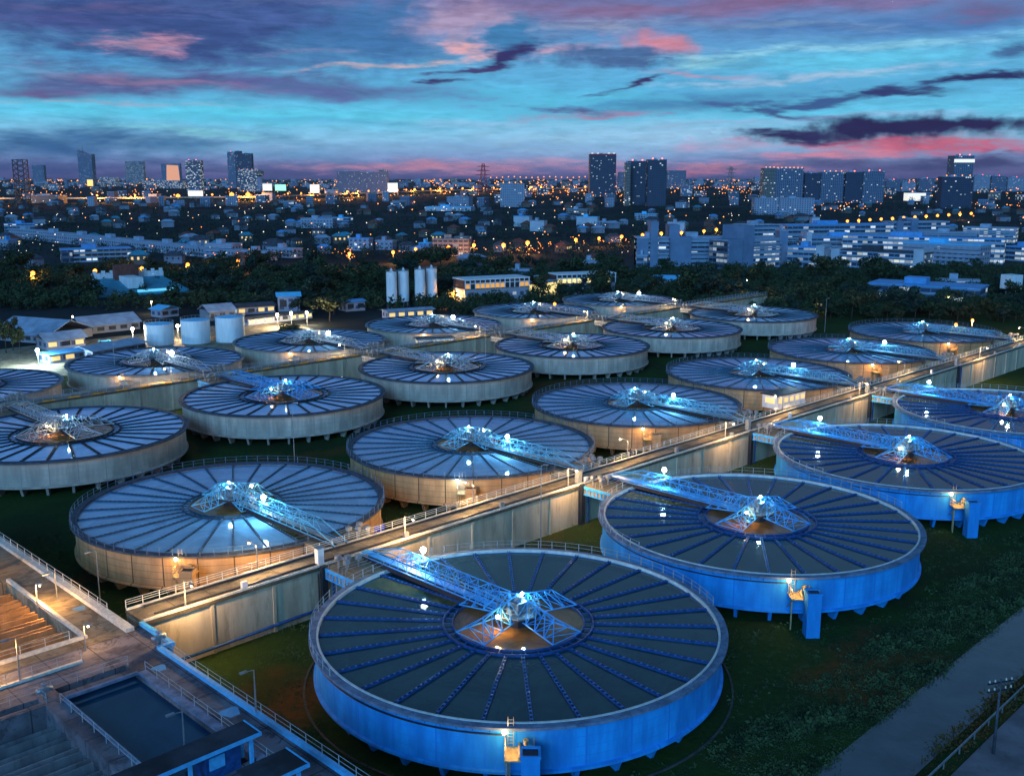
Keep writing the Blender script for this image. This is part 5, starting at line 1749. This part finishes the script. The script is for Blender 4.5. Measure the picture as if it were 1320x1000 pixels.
nt_ = 0
tries = 0
while nt_ < 290 and tries < 20000:
    tries += 1
    u = rnd.uniform(-15, 1335)
    v = 346 + (rnd.random() ** .8) * (74 if u > 880 else (48 if u > 560 else 70))
    x, y = G(u, v)
    dx, dy = (x - OX), (y - OY)
    a, b_ = (dx + dy) * Q, (dy - dx) * Q
    if (b_ < 238 and a < 312) or (a >= 312 and b_ < 90 and b_ > -60 and a < 340):
        continue
    if u < 470 and v > 408 or (u < 330 and v > 396):
        continue
    s = rnd.uniform(.5, .9) if rnd.random() < .7 else rnd.uniform(.9, 1.55)
    if u > 795 and v < 366:
        s = min(s, .7)
    if not free(x, y, 3.0 * s):
        continue
    OCC.append((x, y, 2.4 * s))
    tree(x, y, s, sz=rnd.uniform(.85, 1.1))
    nt_ += 1
for (u, v, s, k, sz, lb) in ((8, 455, .5, 1, 2.0, 'columnar russet-lit cypress at the left edge, first of three'), (17, 452, .5, 4, 2.1, 'columnar russet-lit cypress at the left edge, second of three'),
                             (26, 456, .45, 1, 1.9, 'columnar russet-lit cypress at the left edge, third of three'), (1200, 507, .55, 1, 1.0, 'small palm-like tree between the walkway and the farthest blue tank'),
                             (372, 440, .8, 1, .8, 'low orange-lit tree left of the silos'), (425, 414, 1.2, 4, .8, 'broad orange-lit tree left of the silos')):
    x, y = G(u, v)
    tree(x, y, s, k, lb, sz=sz)


def wood(name, label, mat, n, vr, seed, faces, pw=1.0, ok=lambda u, v: True):
    rr = random.Random(seed)
    vs, fs = [], []
    c_ = 0
    while c_ < n:
        u, v = rr.uniform(-15, 1335), vr[0] + (vr[1] - vr[0]) * rr.random() ** pw
        if not ok(u, v):
            continue
        x, y = G(u, v)
        dx, dy = (x - OX), (y - OY)
        a, b_ = (dx + dy) * Q, (dy - dx) * Q
        if (b_ < 240 and a < 315) or (a >= 312 and -60 < b_ < 90 and a < 345):
            continue
        if not free(x, y, 1.5) and rr.random() < .9:
            continue
        c_ += 1
        g = 1 + max(0, y - 900) / 1600
        s = rr.uniform(2.2, 4.2) * g
        hz_ = rr.uniform(2.5, 5.0) * (.7 + .3 * g)
        for _ in range(faces):
            d = Vector((rr.gauss(0, 1), rr.gauss(0, 1), rr.gauss(0, .8)))
            d = d.normalized() * s * rr.random() ** .4
            p = Vector((x + d.x, y + d.y, max(.4, hz_ + d.z)))
            q_ = Vector((rr.gauss(0, 1), rr.gauss(0, 1), rr.gauss(0, .7))).normalized()
            w_ = q_.orthogonal().normalized()
            z_ = s * rr.uniform(.16, .3)
            n0 = len(vs)
            vs += [tuple(p - q_ * z_), tuple(p + w_ * z_), tuple(p + q_ * z_)]
            fs.append((n0, n0 + 1, n0 + 2))
    me = bpy.data.meshes.new(name)
    me.from_pydata(vs, [], fs)
    me.materials.append(mat)
    o = bpy.data.objects.new(name, me)
    SC.collection.objects.link(o)
    tag(o, label, 'wood', kind='stuff')


wood('near_wood', 'dense dark wood between the tanks and the town, crowns merging', M['leaf'], 1700, (350, 412), 21, 90, ok=lambda u, v: not ((u < 470 and v > 400) or (u > 800 and v < 345 and v < 345)))
wood('town_greenery', 'dark tree canopy filling the gaps between the town houses', M['leaf3'], 3400, (244, 336), 22, 26, 1.0)

# ---- bright work lamps around the yard behind the left tanks
for (u, v, e, c_, lb) in ((50, 466, 30000, 'c', 'dazzling white work lamp in the yard at the left'), (172, 436, 16000, 'w', 'warm work lamp beside the left storage tank'), (230, 432, 9000, 'w', 'warm lamp between the storage tanks'),
                          (358, 416, 12000, 'w', 'left lamp of the bright row under the dark canopy'), (376, 414, 12000, 'w', 'middle lamp of the bright row under the dark canopy'), (396, 413, 12000, 'w', 'right lamp of the bright row under the dark canopy'),
                          (95, 419, 2500, 'w', 'tall lamp above the canopy left'), (196, 398, 2500, 'w', 'tall lamp behind the storage tanks'), (585, 386, 14000, 'o', 'orange lamp left of the amber-lit pump house'),
                          (608, 388, 2500, 'w', 'white lamp on the front of the amber-lit pump house'), (1252, 424, 16000, 'o', 'orange lamp by the trees behind the farthest tan tank'), (974, 389, 9000, 'o', 'orange lamp by the pump hut'),
                          (826, 380, 1500, 'w', 'street lamp near the farthest pale tank'), (884, 378, 1500, 'w', 'street lamp left of the pump hut'), (962, 368, 800, 'w', 'white lamp among the trees behind the pump hut'),
                          (1058, 395, 1500, 'w', 'white lamp in the trees before the long pillared building'), (1222, 392, 1500, 'w', 'white lamp before the long pillared building')):
    x, y = G(u, v + 6)
    z = max(5.0, topz(y, v))
    o = empty('work_lamp', (x, y, 0), 0, lb, 'lamp post')
    MB().tube((0, 0, 0), (0, 0, z), .12, 6).build('pole', M['steel'], o)
    inst('bulb', {'c': ME_bulb, 'w': ME_bulbw, 'o': ME_bulbo}[c_], o, (0, 0, z + .25), sc=1.7 if e > 8000 else .9)
    plight('lamp_light', o, (0, -.9, z - .2), {'c': (.6, .9, 1), 'w': (1, .8, .5), 'o': (1, .42, .1)}[c_], e, .4)

# ---- the evening air
b = MB()
b.box(-26000, -2000, -1.2, 26000, 38000, 420)
hz = bpy.data.materials.new('haze')
hz.use_nodes = True
hz.node_tree.nodes.clear()
pv = nn(hz.node_tree, 'ShaderNodeVolumePrincipled')
pv.inputs['Color'].default_value = (.75, .85, 1, 1)
pv.inputs['Density'].default_value = 9e-6
pv.inputs['Anisotropy'].default_value = .2
ho = nn(hz.node_tree, 'ShaderNodeOutputMaterial')
hz.node_tree.links.new(pv.outputs[0], ho.inputs['Volume'])
tag(b.build('haze', hz), 'thin blue evening haze over the whole town', 'haze', kind='stuff')
